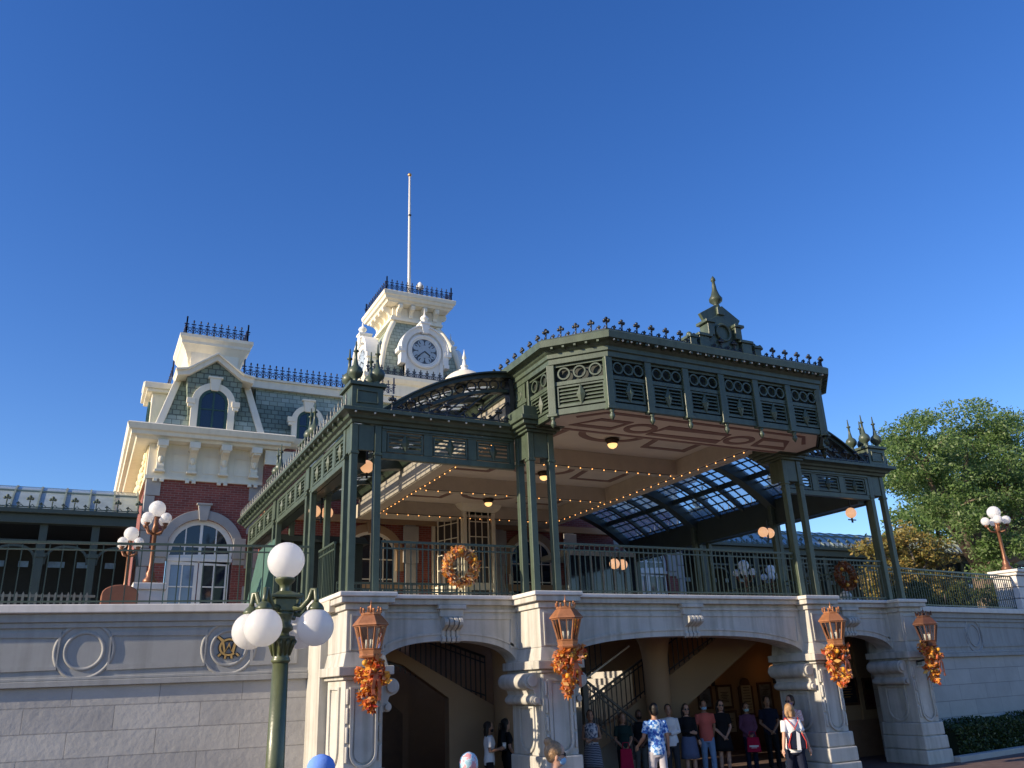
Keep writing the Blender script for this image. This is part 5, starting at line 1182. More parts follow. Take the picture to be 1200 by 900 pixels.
# ================================================================ lamps
def fg_lamp():
    x, y = 1.72, 8.3; T = thing('street_lamp', 'dark green cast iron lamp post with five white globes in the foreground', 'street lamp', (x, y, 0))
    b = MB(); b.lathe([(0.22, 0), (0.22, 0.1), (0.16, 0.16), (0.17, 0.5), (0.12, 0.6), (0.095, 0.75), (0.085, 1.6), (0.073, 2.56)], (x, y, 0), 24); b.build('post', lampgreen, T)
    b = MB(); b.lathe([(0.074, 2.56), (0.09, 2.58), (0.085, 2.6), (0.075, 2.62), (0.085, 2.66), (0.105, 2.74), (0.125, 2.78), (0.12, 2.8), (0.07, 2.81), (0.065, 2.84), (0.1, 2.86), (0.1, 2.89), (0.075, 2.92), (0.085, 2.98), (0.1, 3.0), (0.1, 3.02), (0.07, 3.05)], (x, y, 0), 20)
    for k in range(10): a = 2 * PI * k / 10; b.tube([(x + 0.075 * math.cos(a), y + 0.075 * math.sin(a), 2.63), (x + 0.1 * math.cos(a), y + 0.1 * math.sin(a), 2.72), (x + 0.135 * math.cos(a), y + 0.135 * math.sin(a), 2.765), (x + 0.13 * math.cos(a), y + 0.13 * math.sin(a), 2.74)], [0.014, 0.022, 0.018, 0.006], 6)
    b.build('capital', lampgreen, T)
    b = MB(); b.box(x - 0.1, x + 0.1, y - 0.1, y + 0.1, 3.03, 3.15); b.box(x - 0.15, x + 0.15, y - 0.15, y + 0.15, 3.151, 3.18); b.frustum((x - 0.13, x + 0.13, y - 0.13, y + 0.13), 3.181, (x - 0.06, x + 0.06, y - 0.06, y + 0.06), 3.22)
    b.lathe([(0.06, 3.2), (0.045, 3.24), (0.05, 3.28), (0.085, 3.31), (0.1, 3.335), (0.095, 3.35)], (x, y, 0), 16); b.build('crossbar_box', lampgreen, T, 0.008)
    for k in range(4):
        a = PI / 4 + PI / 2 * k + 0.06; d = Vector((math.cos(a), math.sin(a), 0)); c = Vector((x, y, 0))
        b = MB(); P = [c + d * 0.1 + Vector((0, 0, 3.06)), c + d * 0.2 + Vector((0, 0, 3.06)), c + d * 0.27 + Vector((0, 0, 3.13)), c + d * 0.3 + Vector((0, 0, 3.22)), c + d * 0.335 + Vector((0, 0, 3.22)), c + d * 0.345 + Vector((0, 0, 3.13)), c + d * 0.345 + Vector((0, 0, 3.08))]
        b.tube(P, [0.035, 0.03, 0.028, 0.026, 0.024, 0.024, 0.03], 8)
        b.tube([c + d * 0.12 + Vector((0, 0, 3.0)), c + d * 0.2 + Vector((0, 0, 2.98)), c + d * 0.24 + Vector((0, 0, 3.06))], [0.02, 0.025, 0.012], 6)
        e = c + d * 0.345; b.lathe([(0.03, 3.1), (0.06, 3.075), (0.075, 3.05), (0.08, 3.03), (0.06, 3.02)], (e.x, e.y, 0), 12)
        am = b.build('arm', lampgreen, T)
        b = MB(); b.sphere((e.x, e.y, 2.87), 0.172, 24, 16); b.build('globe', globem, am)
    b = MB(); b.sphere((x, y, 3.515), 0.178, 28, 18); b.build('globe', globem, T)
fg_lamp()
def ter_lamp(label, x, y, z0, h, name='terrace_lamp'):
    T = thing(name, label, 'terrace lamp', (x, y, z0), 'five-globe terrace lamps'); zt = z0 + h
    b = MB(); b.lathe([(0.15, 0), (0.15, 0.1), (0.09, 0.16), (0.1, 0.24), (0.06, 0.32), (0.05, 0.5), (0.048, h - 0.35), (0.08, h - 0.3), (0.05, h - 0.2), (0.045, h + 0.02)], (x, y, z0), 14); b.build('post', bronze, T)
    for k in range(4):
        a = PI / 4 + PI / 2 * k; d = Vector((math.cos(a), math.sin(a), 0)); c = Vector((x, y, 0)); b = MB(); b.tube([c + d * 0.05 + Vector((0, 0, zt - 0.4)), c + d * 0.2 + Vector((0, 0, zt - 0.36)), c + d * 0.28 + Vector((0, 0, zt - 0.2))], 0.024, 7); e = c + d * 0.28
        b.lathe([(0.03, -0.06), (0.07, 0), (0.05, 0.02)], (e.x, e.y, zt - 0.18), 10); am = b.build('arm', bronze, T); b = MB(); b.sphere((e.x, e.y, zt - 0.05), 0.128, 16, 12); b.build('globe', globem, am)
    b = MB(); b.sphere((x, y, zt + 0.2), 0.19, 20, 14); b.build('globe', globem, T); return T
t1 = ter_lamp('bronze five-globe lamp on a stone plinth in front of the left brick pavilion', 1.28, 21.0, 4.75, 1.55)
t2 = copy_tree(t1, loc=(0.92, 24.6, 4.75), label='second bronze globe lamp just behind the first, partly hidden'); 
for x, y, lab in ((1.28, 21.0, 'stone plinth under the bronze globe lamp at left'), (0.92, 24.6, 'farther stone plinth under the second bronze lamp')):
    T = thing('lamp_plinth', lab, 'plinth', (x, y, 3.95)); b = MB(); b.box(x - 0.3, x + 0.3, y - 0.3, y + 0.3, 3.95, 4.6); b.build('block', capm, T, 0.02); b = MB(); b.box(x - 0.36, x + 0.36, y - 0.36, y + 0.36, 4.6, 4.75); b.build('cap', capm, T, 0.02)
t3 = copy_tree(t1, scl=1.2, loc=(*swung(29.36, 18.45, *RSW), 5.4), label='bronze five-globe lamp on the square stone pillar at far right')
t4 = copy_tree(t1, loc=(23.6, 24.5, 4.3), label='five-globe lamp low beyond the middle railing under the right vault')
t5 = copy_tree(t1, loc=(20.9, 23.0, 4.2), label='pale globe lamp farther left beyond the middle railing')
def globe_pair(label, x, y, z, n=2, m=globewarm):
    T = thing('globe_sconce', label, 'globe lamp', (x, y, z), 'lit globes fixed to the canopy posts'); b = MB(); b.bar((x, y, z + 0.35), (x, y, z - 0.3), 0.04); b.bar((x - 0.15, y, z - 0.22), (x + 0.15, y, z - 0.22), 0.03); b.build('bracket', iron, T)
    for k in range(n): b = MB(); b.sphere((x + (k - (n - 1) / 2) * 0.34, y + (k * 0.1), z - 0.02), 0.15, 16, 12); b.build('globe', m, T)
globe_pair('pair of lit globes on the second left-hand post of the canopy', 4.98, 20.2, 6.5)
globe_pair('single lit globe behind the left corner posts', 5.42, 17.9, 7.12, 1)
globe_pair('single peach globe beside the right corner posts', 19.35, 16.6, 6.55, 1)
globe_pair('pair of peach globes beyond the third post cluster', 18.1, 18.7, 6.3)
globe_pair('pair of dim peach globes seen low through the middle railing', 13.7, 20.2, 5.45)
for x, y, lab in ((18.75, 16.75, 'white caged foot lamp under the brown wreath'), (21.3, 18.6, 'white caged foot lamp right of the canopy corner'), (22.0, 18.75, 'smaller white foot lamp beside the caged one')):
    T = thing('foot_lamp', lab, 'lamp', (x, y, 3.95)); r = 0.16 if 'small' not in lab else 0.12; b = MB(); b.sphere((x, y, 4.2), r, 14, 10); b.build('globe', white, T)
    b = MB(); b.lathe([(0.1, 0), (0.08, 0.1)], (x, y, 3.95), 10)
    for k in range(3): b.torus((x, y, 4.2 + (k - 1) * 0.09), math.sqrt(max(0.01, r * r - ((k - 1) * 0.09) ** 2)) + 0.004, 0.007, 'z', 16, 4)
    b.build('cage', iron, T)

# ================================================================ terrace furniture
T = thing('market_kiosk', 'dark green cloth covered kiosk behind the left railing', 'kiosk', (5.3, 24, 3.95))
teal = mat('lit_side_canvas', (0.05, 0.115, 0.095), 0.7, var=0.15, bump=0.2, bscale=8)  # lighter canvas colour paints the sunlit left side of the kiosk
b = MB(); b.box(4.75, 7.2, 24, 26.2, 3.95, 6.35); b.build('body', mat('black_green_canvas', (0.012, 0.018, 0.016), 0.75, bump=0.1), T)
b = MB(); b.prism([(4.2, 3.96), (4.745, 3.96), (4.745, 6.4), (4.6, 6.4)], 23.7, 26.3); b.build('side_flap', teal, T); b = MB(); b.frustum((4.6, 7.35, 23.85, 26.35), 6.351, (4.7, 7.25, 23.95, 26.25), 6.55); b.build('lid', MATS['black_green_canvas'], T)
T = thing('planter_box', 'rounded terracotta planter box standing behind the left railing', 'planter', (0.66, 20, 3.95)); b = MB(); b.prism([(0.3, 3.952), (1.02, 3.952), (1.02, 4.4)] + arc(0.66, 4.4, 0.36, 0.2, 0, 180, 10)[1:], 19.8, 20.4); b.build('box', mat('terracotta', (0.28, 0.11, 0.06), 0.6), T, 0.02)
b = MB(); b.box(0.28, 1.04, 19.76, 20.44, 3.953, 4.02); b.build('foot', MATS['terracotta'], T)
T = thing('picket_fence', 'low grey picket fence running behind the far left railing', 'fence', (-6, 21, 3.95)); src = None
for z in (4.1, 4.45): b = MB(); b.box(-12, 0.2, 21.0, 21.03, z, z + 0.05); b.build('rail', mat('weathered_picket', (0.2, 0.21, 0.18), 0.7), T)
for i in range(98):
    x = -11.9 + i * 0.123
    if src is None: b = MB(); b.prism([(x - 0.025, 3.952), (x + 0.025, 3.952), (x + 0.025, 4.5), (x, 4.56), (x - 0.025, 4.5)], 20.97, 20.995); src = b.build('picket', MATS['weathered_picket'], T)
    else: k = src.copy(); COL.objects.link(k); adopt(k, T); k.location.x += i * 0.123
T = thing('ticket_booth', 'grey glazed booth seen through the middle railing', 'booth', (16.8, 26, 3.95)); b = MB(); b.box(15.4, 18.4, 26, 28, 3.95, 5.1); b.box(15.4, 18.4, 26, 28, 6.6, 6.8)
for k in range(7): b.box(15.4 + k * 0.49, 15.46 + k * 0.49, 26, 26.08, 5.1, 6.6)
b.build('frame', mat('booth_grey', (0.3, 0.32, 0.33), 0.5), T); b = MB(); b.box(15.46, 18.34, 26.05, 26.07, 5.1, 6.6); b.build('pane', winglass, T)

# ================================================================ planting
def tree(name, label, cat, base, trunk, crown, n, size, lm, seed, group=None, limbs=None):
    R = random.Random(seed); T = thing(name, label, cat, base, group); B = Vector(base)
    b = MB(); h, r = trunk; tips = []
    top = B + Vector((R.uniform(-.3, .3), 0, h)); b.tube([B, B + Vector((0.05, 0, h * 0.4)), top], [r * 1.25, r, r * 0.8], 10)
    cl = []
    for (c, rad) in crown:
        c = Vector(c); mid = top.lerp(c, 0.5) + Vector((R.uniform(-.5, .5), R.uniform(-.5, .5), R.uniform(-0.2, .6))); b.tube([top - Vector((0, 0, 0.3)), mid, c], [r * 0.55, r * 0.35, r * 0.1], 7)
        k = int(11 * rad) + 8
        for _ in range(k):
            d = Vector((R.gauss(0, 1), R.gauss(0, 1), R.gauss(0, 0.8))).normalized() * rad * R.uniform(0.35, 1.05); q = c + d; s_ = R.uniform(0.28, 0.58) * rad ** 0.6
            cl.append((q, (s_ * 1.3, s_ * 1.3, s_ * 0.75)))
            if R.random() < 0.35: b.tube([c, c.lerp(q, 0.5) + Vector((0, 0, 0.1)), q], [r * 0.1, r * 0.06, 0.015], 5)
    b.build('trunk', bark, T)
    leaves(cl, n, size, 0.2, R, 0.45).build('crown', lm, T, fix=False)
    return T
tree('oak_tree', 'large live oak with a broad green crown behind the right wall', 'tree', (41.5, 28, 3.9), (3.2, 0.6), [((37.2, 27, 12.0), 2.14), ((39.6, 29, 13.6), 2.42), ((42.8, 28, 14.3), 2.51), ((46.2, 29, 13.9), 2.51), ((49.6, 28, 13.2), 2.42), ((38.2, 26.5, 9.6), 2.05), ((41.8, 26.0, 10.8), 2.33), ((45.5, 26, 11.0), 2.42), ((49.0, 26, 10.2), 2.42), ((52.5, 28, 11.2), 2.42), ((44.0, 30, 11.8), 2.42), ((40.0, 25.6, 7.6), 1.49), ((47.5, 25.3, 8.0), 1.67)], 105000, 0.09, oakleaf, 11)
tree('oak_tree', 'darker oak standing farther back on the right, filling the gaps low down', 'tree', (50, 36, 3.9), (3.5, 0.5), [((47, 36, 10), 2.6), ((50, 36, 12.5), 2.8), ((53.5, 36, 10), 2.8), ((44, 36, 8.2), 2.2), ((57, 36, 12), 2.8), ((60, 37, 9), 2.8), ((50, 35, 7.3), 2.4)], 26000, 0.14, oakleaf, 12)
tree('autumn_tree', 'smaller tree with orange and yellow leaves behind the right corner of the canopy', 'tree', (32.2, 25, 3.95), (1.6, 0.14), [((30.8, 25, 6.8), 1.05), ((32.2, 25, 7.6), 1.0), ((33.4, 25, 6.7), 1.05), ((31.6, 24.5, 5.7), 1.0), ((33.6, 24.6, 5.4), 0.95), ((29.8, 25.2, 5.5), 0.8)], 11000, 0.085, autleaf, 13)
for i, (x, y, s_, lab) in enumerate(((27.2, 21.5, 0.8, 'low green shrub behind the right railing beside the canopy corner'), (29.6, 21.8, 0.9, 'rounded green shrub behind the right railing beside the stone pillar'), (32.4, 21.5, 1.0, 'leafy shrub behind the railing beyond the stone pillar'))):
    T = thing('shrub', lab, 'shrub', (x, y, 3.95)); R = random.Random(40 + i)
    b = MB()
    for k in range(6): b.tube([(x, y, 3.95), (x + R.uniform(-.4, .4), y + R.uniform(-.3, .3), 4.9)], [0.03, 0.012], 5)
    build_each(b, 'stem', bark, T); leaves([((x + R.uniform(-.8, .8) * s_, y + R.uniform(-.5, .5), 4.4 + R.uniform(0, .8) * s_), 0.4 * s_) for _ in range(12)], 2600, 0.08, 0, R, 0.45).build('foliage', leafmat('shrub_leaves', [(0.04, 0.07, 0.02), (0.08, 0.1, 0.03), (0.14, 0.13, 0.04)]) if i == 0 else MATS['shrub_leaves'], T, fix=False)
T = thing('box_hedge', 'clipped dark green hedge at the foot of the right wall', 'hedge', (28, 17.3, 0)); R = random.Random(8)
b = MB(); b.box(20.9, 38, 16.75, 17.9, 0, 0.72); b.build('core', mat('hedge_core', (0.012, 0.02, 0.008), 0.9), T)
m_ = MB()
for _ in range(21000):
    f = R.random(); x = R.uniform(20.8, 38)
    if f < 0.62: q = Vector((x, 16.72 + R.uniform(-0.07, 0.05), R.uniform(0.03, 0.8)))
    else: q = Vector((x, R.uniform(16.7, 18.0), 0.74 + 0.05 * math.sin(x * 1.7) + 0.03 * math.sin(x * 5.1) + R.uniform(-0.06, 0.1)))
    a = Vector((R.gauss(0, 1), R.gauss(0, 1), R.gauss(0, 1))).normalized(); c = a.cross(Vector((R.gauss(0, 1), R.gauss(0, 1), R.gauss(0, 1)))).normalized(); s_ = R.uniform(0.03, 0.06); m_.face([m_.p(*(q - a * s_)), m_.p(*(q + c * s_ * 0.5)), m_.p(*(q + a * s_)), m_.p(*(q - c * s_ * 0.5))])
m_.build('foliage', hedgeleaf, T, fix=False); swing(T, *RSW)
# ================================================================ people
SK = {'fair': mat('fair_skin', (0.52, 0.29, 0.2), 0.5, var=0.08, scale=8, bump=0.03), 'tan': mat('tan_skin', (0.36, 0.19, 0.12), 0.5, var=0.08, scale=8, bump=0.03), 'brown': mat('brown_skin', (0.17, 0.085, 0.055), 0.5, var=0.08, scale=8, bump=0.03)}
HR = {'dark': mat('dark_hair', (0.018, 0.013, 0.01), 0.45, var=0.4, scale=30, bump=0.5, bscale=60), 'brown': mat('brown_hair', (0.09, 0.05, 0.028), 0.45, var=0.4, scale=30, bump=0.5, bscale=60), 'blond': mat('dark_blond_hair', (0.34, 0.2, 0.1), 0.45, var=0.4, scale=24, bump=0.6, bscale=50)}
def cloth(name, col, var=0.12, rough=0.85, scale=6, bump=0.25, bscale=14): return mat(name, col, rough, 0, var, scale, bump, bscale, 0.2)
def pattern(name, c1, c2, c3, scale, kind='noise'):
    m = bpy.data.materials.new(name); m.use_nodes = True; N, L = m.node_tree.nodes, m.node_tree.links; b = N['Principled BSDF']; b.inputs['Roughness'].default_value = 0.85
    tc = N.new('ShaderNodeTexCoord')
    if kind == 'noise':
        t = N.new('ShaderNodeTexNoise'); t.inputs['Scale'].default_value = scale; t.inputs['Detail'].default_value = 3; L.new(tc.outputs['Object'], t.inputs['Vector']); fac = t.outputs[0]; pos = (0.42, 0.5, 0.57)
    elif kind == 'check':
        t = N.new('ShaderNodeTexChecker'); t.inputs['Scale'].default_value = scale; L.new(tc.outputs['Object'], t.inputs[0]); fac = t.outputs[1]; pos = (0.2, 0.5, 0.8)
    else:
        t = N.new('ShaderNodeTexWave'); t.wave_type = 'BANDS'; t.bands_direction = 'Z'; t.inputs['Scale'].default_value = scale; t.inputs['Distortion'].default_value = 2.5; L.new(tc.outputs['Object'], t.inputs['Vector']); fac = t.outputs[0]; pos = (0.35, 0.5, 0.7)
    r = N.new('ShaderNodeValToRGB'); L.new(fac, r.inputs[0]); r.color_ramp.elements.new(0.5)
    for e, p, c in zip(r.color_ramp.elements, pos, (c1, c2, c3)): e.position = p; e.color = (*c, 1)
    L.new(r.outputs[0], b.inputs['Base Color']); return m
def remesh(o, vox, smooth=3):
    r = o.modifiers.new('union', 'REMESH'); r.mode = 'VOXEL'; r.voxel_size = vox; r.use_smooth_shade = True
    s_ = o.modifiers.new('relax', 'SMOOTH'); s_.factor = 0.5; s_.iterations = smooth
    return o
ARMS = {'down': ((.235, .02, 1.13), (.255, -.05, .89)), 'clasp': ((.235, .0, 1.12), (.05, -.17, .93)), 'waist': ((.23, .02, 1.13), (-.02, -.17, 1.1)), 'cup': ((.22, .0, 1.12), (.13, -.24, 1.16)), 'back': ((.24, .07, 1.15), (.2, .12, .92)), 'swing': ((.245, .08, 1.14), (.28, .1, .9)), 'out': ((.26, .0, 1.14), (.33, -.14, 1.0))}
def person(label, x, y, h, rot, arms=('down', 'down'), skin='fair', hair='dark', hairstyle='short', top=None, sleeve='short', bottom=None, legs='trousers', shoes=None, mask=None, shades=False, fem=False, stride=0.0, cap=None, lean=0.0, nod=0.0):
    k = h / 1.76; T = thing('person', label, 'person', (x, y, 0), 'people at the passage')
    O = dict(o=(x, y, 0), u=(k, 0, 0), w=(0, k, 0), z=(0, 0, k))
    sw = 0.155 if fem else 0.178; hp = 0.165 if fem else 0.158; wa = 0.128 if fem else 0.145
    hc = Vector((0, -0.012 - nod * 0.05, 1.632))
    b = MB(**O)
    # head, neck, face
    rings = [(1.515, .035, .04, -.045), (1.53, .05, .055, -.04), (1.56, .062, .072, -.025), (1.6, .07, .085, -.015), (1.65, .074, .095, -.005), (1.7, .07, .092, .0), (1.735, .052, .07, .005), (1.755, .02, .03, .005)]
    b.tube([(0, yy - 0.005, z) for z, rx, ry, yy in rings], [(ry, rx) for z, rx, ry, yy in rings], 16)
    b.sphere((0, -.108, 1.602), (.014, .02, .022), 8, 6); b.sphere((0, -.1, 1.63), (.011, .014, .03), 8, 6); b.sphere((0, -.085, 1.54), (.026, .02, .016), 8, 6)
    for s_ in (-1, 1): b.sphere((s_ * .076, .005, 1.612), (.012, .022, .034), 8, 6)
    b.tube([(0, .012, 1.44), (0, .0, 1.56)], [.058 if not fem else .05, .052 if not fem else .045], 12)
    tr = [(.84, hp * .92, .105, .0), (.93, hp, .115, .0), (1.05, wa * 1.04, .098, -.005), (1.15, wa, .095, -.005), (1.28, wa * 1.1, .112 + .012 * fem, -.012), (1.38, sw * .95, .105, .0), (1.44, sw * .72, .08, .01), (1.475, .065, .06, .012)]
    b.tube([(0, yy, z) for z, rx, ry, yy in tr], [(ry, rx) for z, rx, ry, yy in tr], 18)
    pts = {}
    for s_, a in ((-1, arms[0]), (1, arms[1])):
        e, wv = ARMS[a]; S0 = Vector((s_ * sw, .0, 1.405)); E = Vector((s_ * (e[0] - (.178 - sw)), e[1], e[2])); W_ = Vector((s_ * wv[0], wv[1], wv[2])); pts[s_] = (S0, E, W_)
        b.tube([S0 - Vector((s_ * .05, 0, .0)), S0, S0.lerp(E, .5), E, E.lerp(W_, .35), W_], [.045, .056 if not fem else .048, .046 if not fem else .039, .037, .038, .026], 10)
        d = (W_ - E).normalized(); n = Vector((s_, 0, 0)); n = (n - d * n.dot(d)).normalized(); m_ = d.cross(n); P0 = W_ + d * .045
        b.tube([W_, P0, W_ + d * .085], [(.02, .03), (.018, .04), (.014, .04)], 8)
        for q in range(4):
            f0 = W_ + d * .08 + m_ * ((q - 1.5) * .02); L_ = (.062, .074, .07, .055)[q]; cu = n * (-.012 - .004 * q)
            b.tube([f0, f0 + d * L_ * .5 + cu * .4, f0 + d * L_ + cu * 1.8], [.0105, .0095, .008], 6)
        b.tube([W_ + d * .02 + m_ * -.02, W_ + d * .055 + m_ * -.05 - n * .01, W_ + d * .09 + m_ * -.055 - n * .015], [.014, .012, .009], 6)
    LG = {}
    for s_ in (-1, 1):
        H = Vector((s_ * .088, .0, .9)); st = stride * s_; K = Vector((s_ * .098, -.02 - st * .16, .5)); A_ = Vector((s_ * .1, .03 - st * .28 + (abs(st) * .04), .085)); LG[s_] = (H, K, A_)
        b.tube([H, H.lerp(K, .45), K, K.lerp(A_, .35), A_], [.088, .07, .052, .054, .036], 12)
        b.tube([A_ + Vector((0, .04, -.05)), A_ + Vector((0, -.03, -.045)), A_ + Vector((s_ * .01, -.15, -.062))], [(.034, .036), (.04, .042), (.022, .036)], 8)
    body = remesh(b.build('body', SK[skin], T, fix=False), 0.0105 * k, 2)
    # face details
    b = MB(**O)
    if not shades:
        for s_ in (-1, 1): b.sphere((s_ * .03, -.094, 1.632), (.011, .007, .006), 8, 6)
        build_each(b, 'eye', ink, body)
    b = MB(**O)
    for s_ in (-1, 1): b.bar((s_ * .014, -.1, 1.655), (s_ * .046, -.091, 1.657), .008, .007)
    build_each(b, 'eyebrow', HR[hair], body)
    if mask is None:
        b = MB(**O); b.sphere((0, -.101, 1.566), (.022, .006, .006), 8, 5); b.build('lips', mat('lips', (0.35, 0.12, 0.1), 0.5, bump=0), body)
    else:
        b = MB(**O); b.sphere((0, -.05, 1.572), (.066, .07, .052), 14, 10)
        for s_ in (-1, 1): b.bar((s_ * .06, -.06, 1.59), (s_ * .08, .0, 1.615), .005); b.bar((s_ * .06, -.06, 1.55), (s_ * .08, .0, 1.6), .005)
        b.build('face_mask', mask, T)
    if shades:
        b = MB(**O)
        for s_ in (-1, 1): b.sphere((s_ * .034, -.1, 1.634), (.027, .01, .02), 10, 6); b.bar((s_ * .058, -.092, 1.638), (s_ * .08, .0, 1.63), .006)
        b.bar((-.02, -.107, 1.638), (.02, -.107, 1.638), .008); b.build('sunglasses', ink, T)
    # hair
    if cap:
        b = MB(**O); b.sphere((0, .04, 1.6), (.084, .08, .085), 12, 8); remesh(b.build('hair', HR[hair], T, fix=False), 0.012 * k, 2)
    elif hairstyle != 'none':
        b = MB(**O); hm = HR[hair]; b.sphere((0, .02, 1.668), (.09, .109, .11), 18, 14)
        if hairstyle == 'short': b.sphere((0, .045, 1.62), (.088, .08, .1), 12, 8)
        if hairstyle in ('long', 'bob'):
            zl = 1.36 if hairstyle == 'long' else 1.5
            for s_ in (-1, 0, 1): b.tube([(s_ * .06, .03 + .03 * (s_ == 0), 1.68), (s_ * .078, .045 + .03 * (s_ == 0), 1.57), (s_ * .07, .06 + .03 * (s_ == 0), zl)], [.045, .046, .028], 8)
        if hairstyle in ('bun', 'tied'):
            b.sphere((0, .05, 1.63), (.072, .06, .08), 12, 8); b.sphere((0, .075, 1.765) if hairstyle == 'bun' else (0, .12, 1.65), (.055, .055, .05), 10, 8)
        remesh(b.build('hair', hm, T, fix=False), 0.012 * k, 2)
    if cap:
        b = MB(**O); rr = [(1.62, 1.0), (1.652, 1.0), (1.69, .99), (1.73, .86), (1.76, .6), (1.778, .22), (1.782, .02)]
        b.tube([(0, .008, z) for z, q in rr], [(.118 * q, .098 * q) for z, q in rr], 20); b.build('cap_crown', cap[0], T)
        if cap[1]:
            b = MB(**O); b.slab([(-.08, -.07), (-.075, -.13), (-.045, -.175), (0, -.19), (.045, -.175), (.075, -.13), (.08, -.07)], 1.65, 1.66); b.tube([(.093 * math.cos(t * PI / 8), .008 + .111 * math.sin(t * PI / 8), 1.655) for t in range(16)], .011, 6, closed=True); b.build('cap_brim', cap[1], T)
    # clothes: loose shells over the continuous body
    if top is not None:
        b = MB(**O); z0 = .84 if legs != 'skirt' else .98; t2 = [t for t in tr if t[0] >= z0 and t[0] < 1.46]; t2 = [(z0 - .02, t2[0][1], t2[0][2], t2[0][3])] + t2 + [(1.462, .085, .07, .012)]
        b.tube([(0, yy, z) for z, rx, ry, yy in t2], [(ry + .02, rx + .02) for z, rx, ry, yy in t2], 18)
        if sleeve != 'none':
            for s_ in (-1, 1):
                S0, E, W_ = pts[s_]; P = [S0 - Vector((s_ * .06, 0, .01)), S0 + Vector((0, 0, .0)), S0.lerp(E, .5), S0.lerp(E, .72)]; R_ = [.056, .072, .064, .062]
                if sleeve == 'long': P = P[:3] + [E, E.lerp(W_, .5), W_ - (W_ - E).normalized() * .02]; R_ = R_[:3] + [.055, .05, .042]
                b.tube(P, R_, 10)
        remesh(b.build('shirt' if legs != 'dress' else 'dress_top', top, T, fix=False), 0.014 * k, 3)
    if legs in ('trousers', 'shorts'):
        b = MB(**O); b.tube([(0, 0, .78), (0, 0, .86), (0, 0, .96), (0, -.003, 1.02)], [(.11, .12), (.125, hp + .012), (.125, hp + .012), (.11, wa + .012)], 18)
        for s_ in (-1, 1):
            H, K, A_ = LG[s_]; P = [H - Vector((0, 0, .02)), H.lerp(K, .5), K]; R_ = [.1, .086, .072]
            if legs == 'trousers': P += [K.lerp(A_, .5), A_ + Vector((0, 0, -.01))]; R_ += [.068, .062]
            b.tube(P, R_, 12)
        remesh(b.build('trousers' if legs == 'trousers' else 'shorts', bottom, T, fix=False), 0.014 * k, 3)
    else:
        zb = .5 if legs == 'skirt' else .58
        b = MB(**O); sk = [(1.03, wa + .018, .115), (.95, hp + .02, .135), (.85, hp + .035, .15), (zb + .12, hp + .06, .165), (zb, hp + .075, .175)]; b.tube([(0, 0, z) for z, rx, ry in sk], [(ry, rx) for z, rx, ry in sk], 22); b.build('skirt' if legs == 'skirt' else 'dress_skirt', bottom, T, fix=False)
    b = MB(**O)
    for s_ in (-1, 1):
        H, K, A_ = LG[s_]; sh = MB(**O); sh.tube([A_ + Vector((0, .055, -.05)), A_ + Vector((0, -.03, -.045)), A_ + Vector((s_ * .01, -.17, -.06))], [(.035, .042), (.045, .048), (.022, .042)], 10); sh.build('shoe', shoes or mat('black_shoe', (0.02, 0.02, 0.02), 0.5), T, fix=False)
    R_p = random.Random(int(x * 100)); T.rotation_euler = (math.radians(R_p.uniform(-1.2, 1.2)), math.radians(R_p.uniform(-1.5, 1.5)), math.radians(rot + R_p.uniform(-9, 9)))
    return T, k
black = cloth('black_cloth', (0.012, 0.012, 0.014)); navy = cloth('navy_cloth', (0.012, 0.016, 0.035)); grey = cloth('grey_cloth', (0.12, 0.115, 0.11)); whitec = cloth('white_cloth', (0.72, 0.71, 0.72), 0.06); denim = cloth('light_denim', (0.2, 0.3, 0.46), 0.2); dkgreen = cloth('bottle_green_cloth', (0.012, 0.03, 0.028)); coral = cloth('coral_cloth', (0.6, 0.13, 0.1)); plum = cloth('plum_cloth', (0.14, 0.055, 0.1)); khaki = cloth('stone_trousers', (0.42, 0.4, 0.44)); dkgrey = cloth('charcoal_cloth', (0.04, 0.04, 0.045)); slateblue = cloth('slate_blue_cloth', (0.1, 0.12, 0.2))
maskblue = cloth('pale_blue_mask', (0.3, 0.5, 0.68), 0.05, bump=0.1); maskblack = cloth('black_mask', (0.012, 0.012, 0.013)); masknavy = cloth('navy_mask', (0.08, 0.12, 0.35)); maskteal = cloth('pale_teal_mask', (0.4, 0.6, 0.62), 0.05)
hawaii = pattern('blue_flower_print', (0.02, 0.07, 0.34), (0.1, 0.32, 0.7), (0.6, 0.72, 0.85), 16); gingham = pattern('pale_red_check', (0.7, 0.62, 0.62), (0.6, 0.5, 0.5), (0.5, 0.2, 0.2), 40, 'check'); zig = pattern('navy_zigzag_print', (0.02, 0.025, 0.05), (0.04, 0.05, 0.09), (0.32, 0.33, 0.38), 9, 'wave'); floral = pattern('pale_floral_print', (0.08, 0.1, 0.16), (0.35, 0.38, 0.45), (0.6, 0.58, 0.6), 22); cappat = pattern('pastel_flower_print', (0.3, 0.5, 0.58), (0.6, 0.72, 0.78), (0.7, 0.3, 0.32), 24)
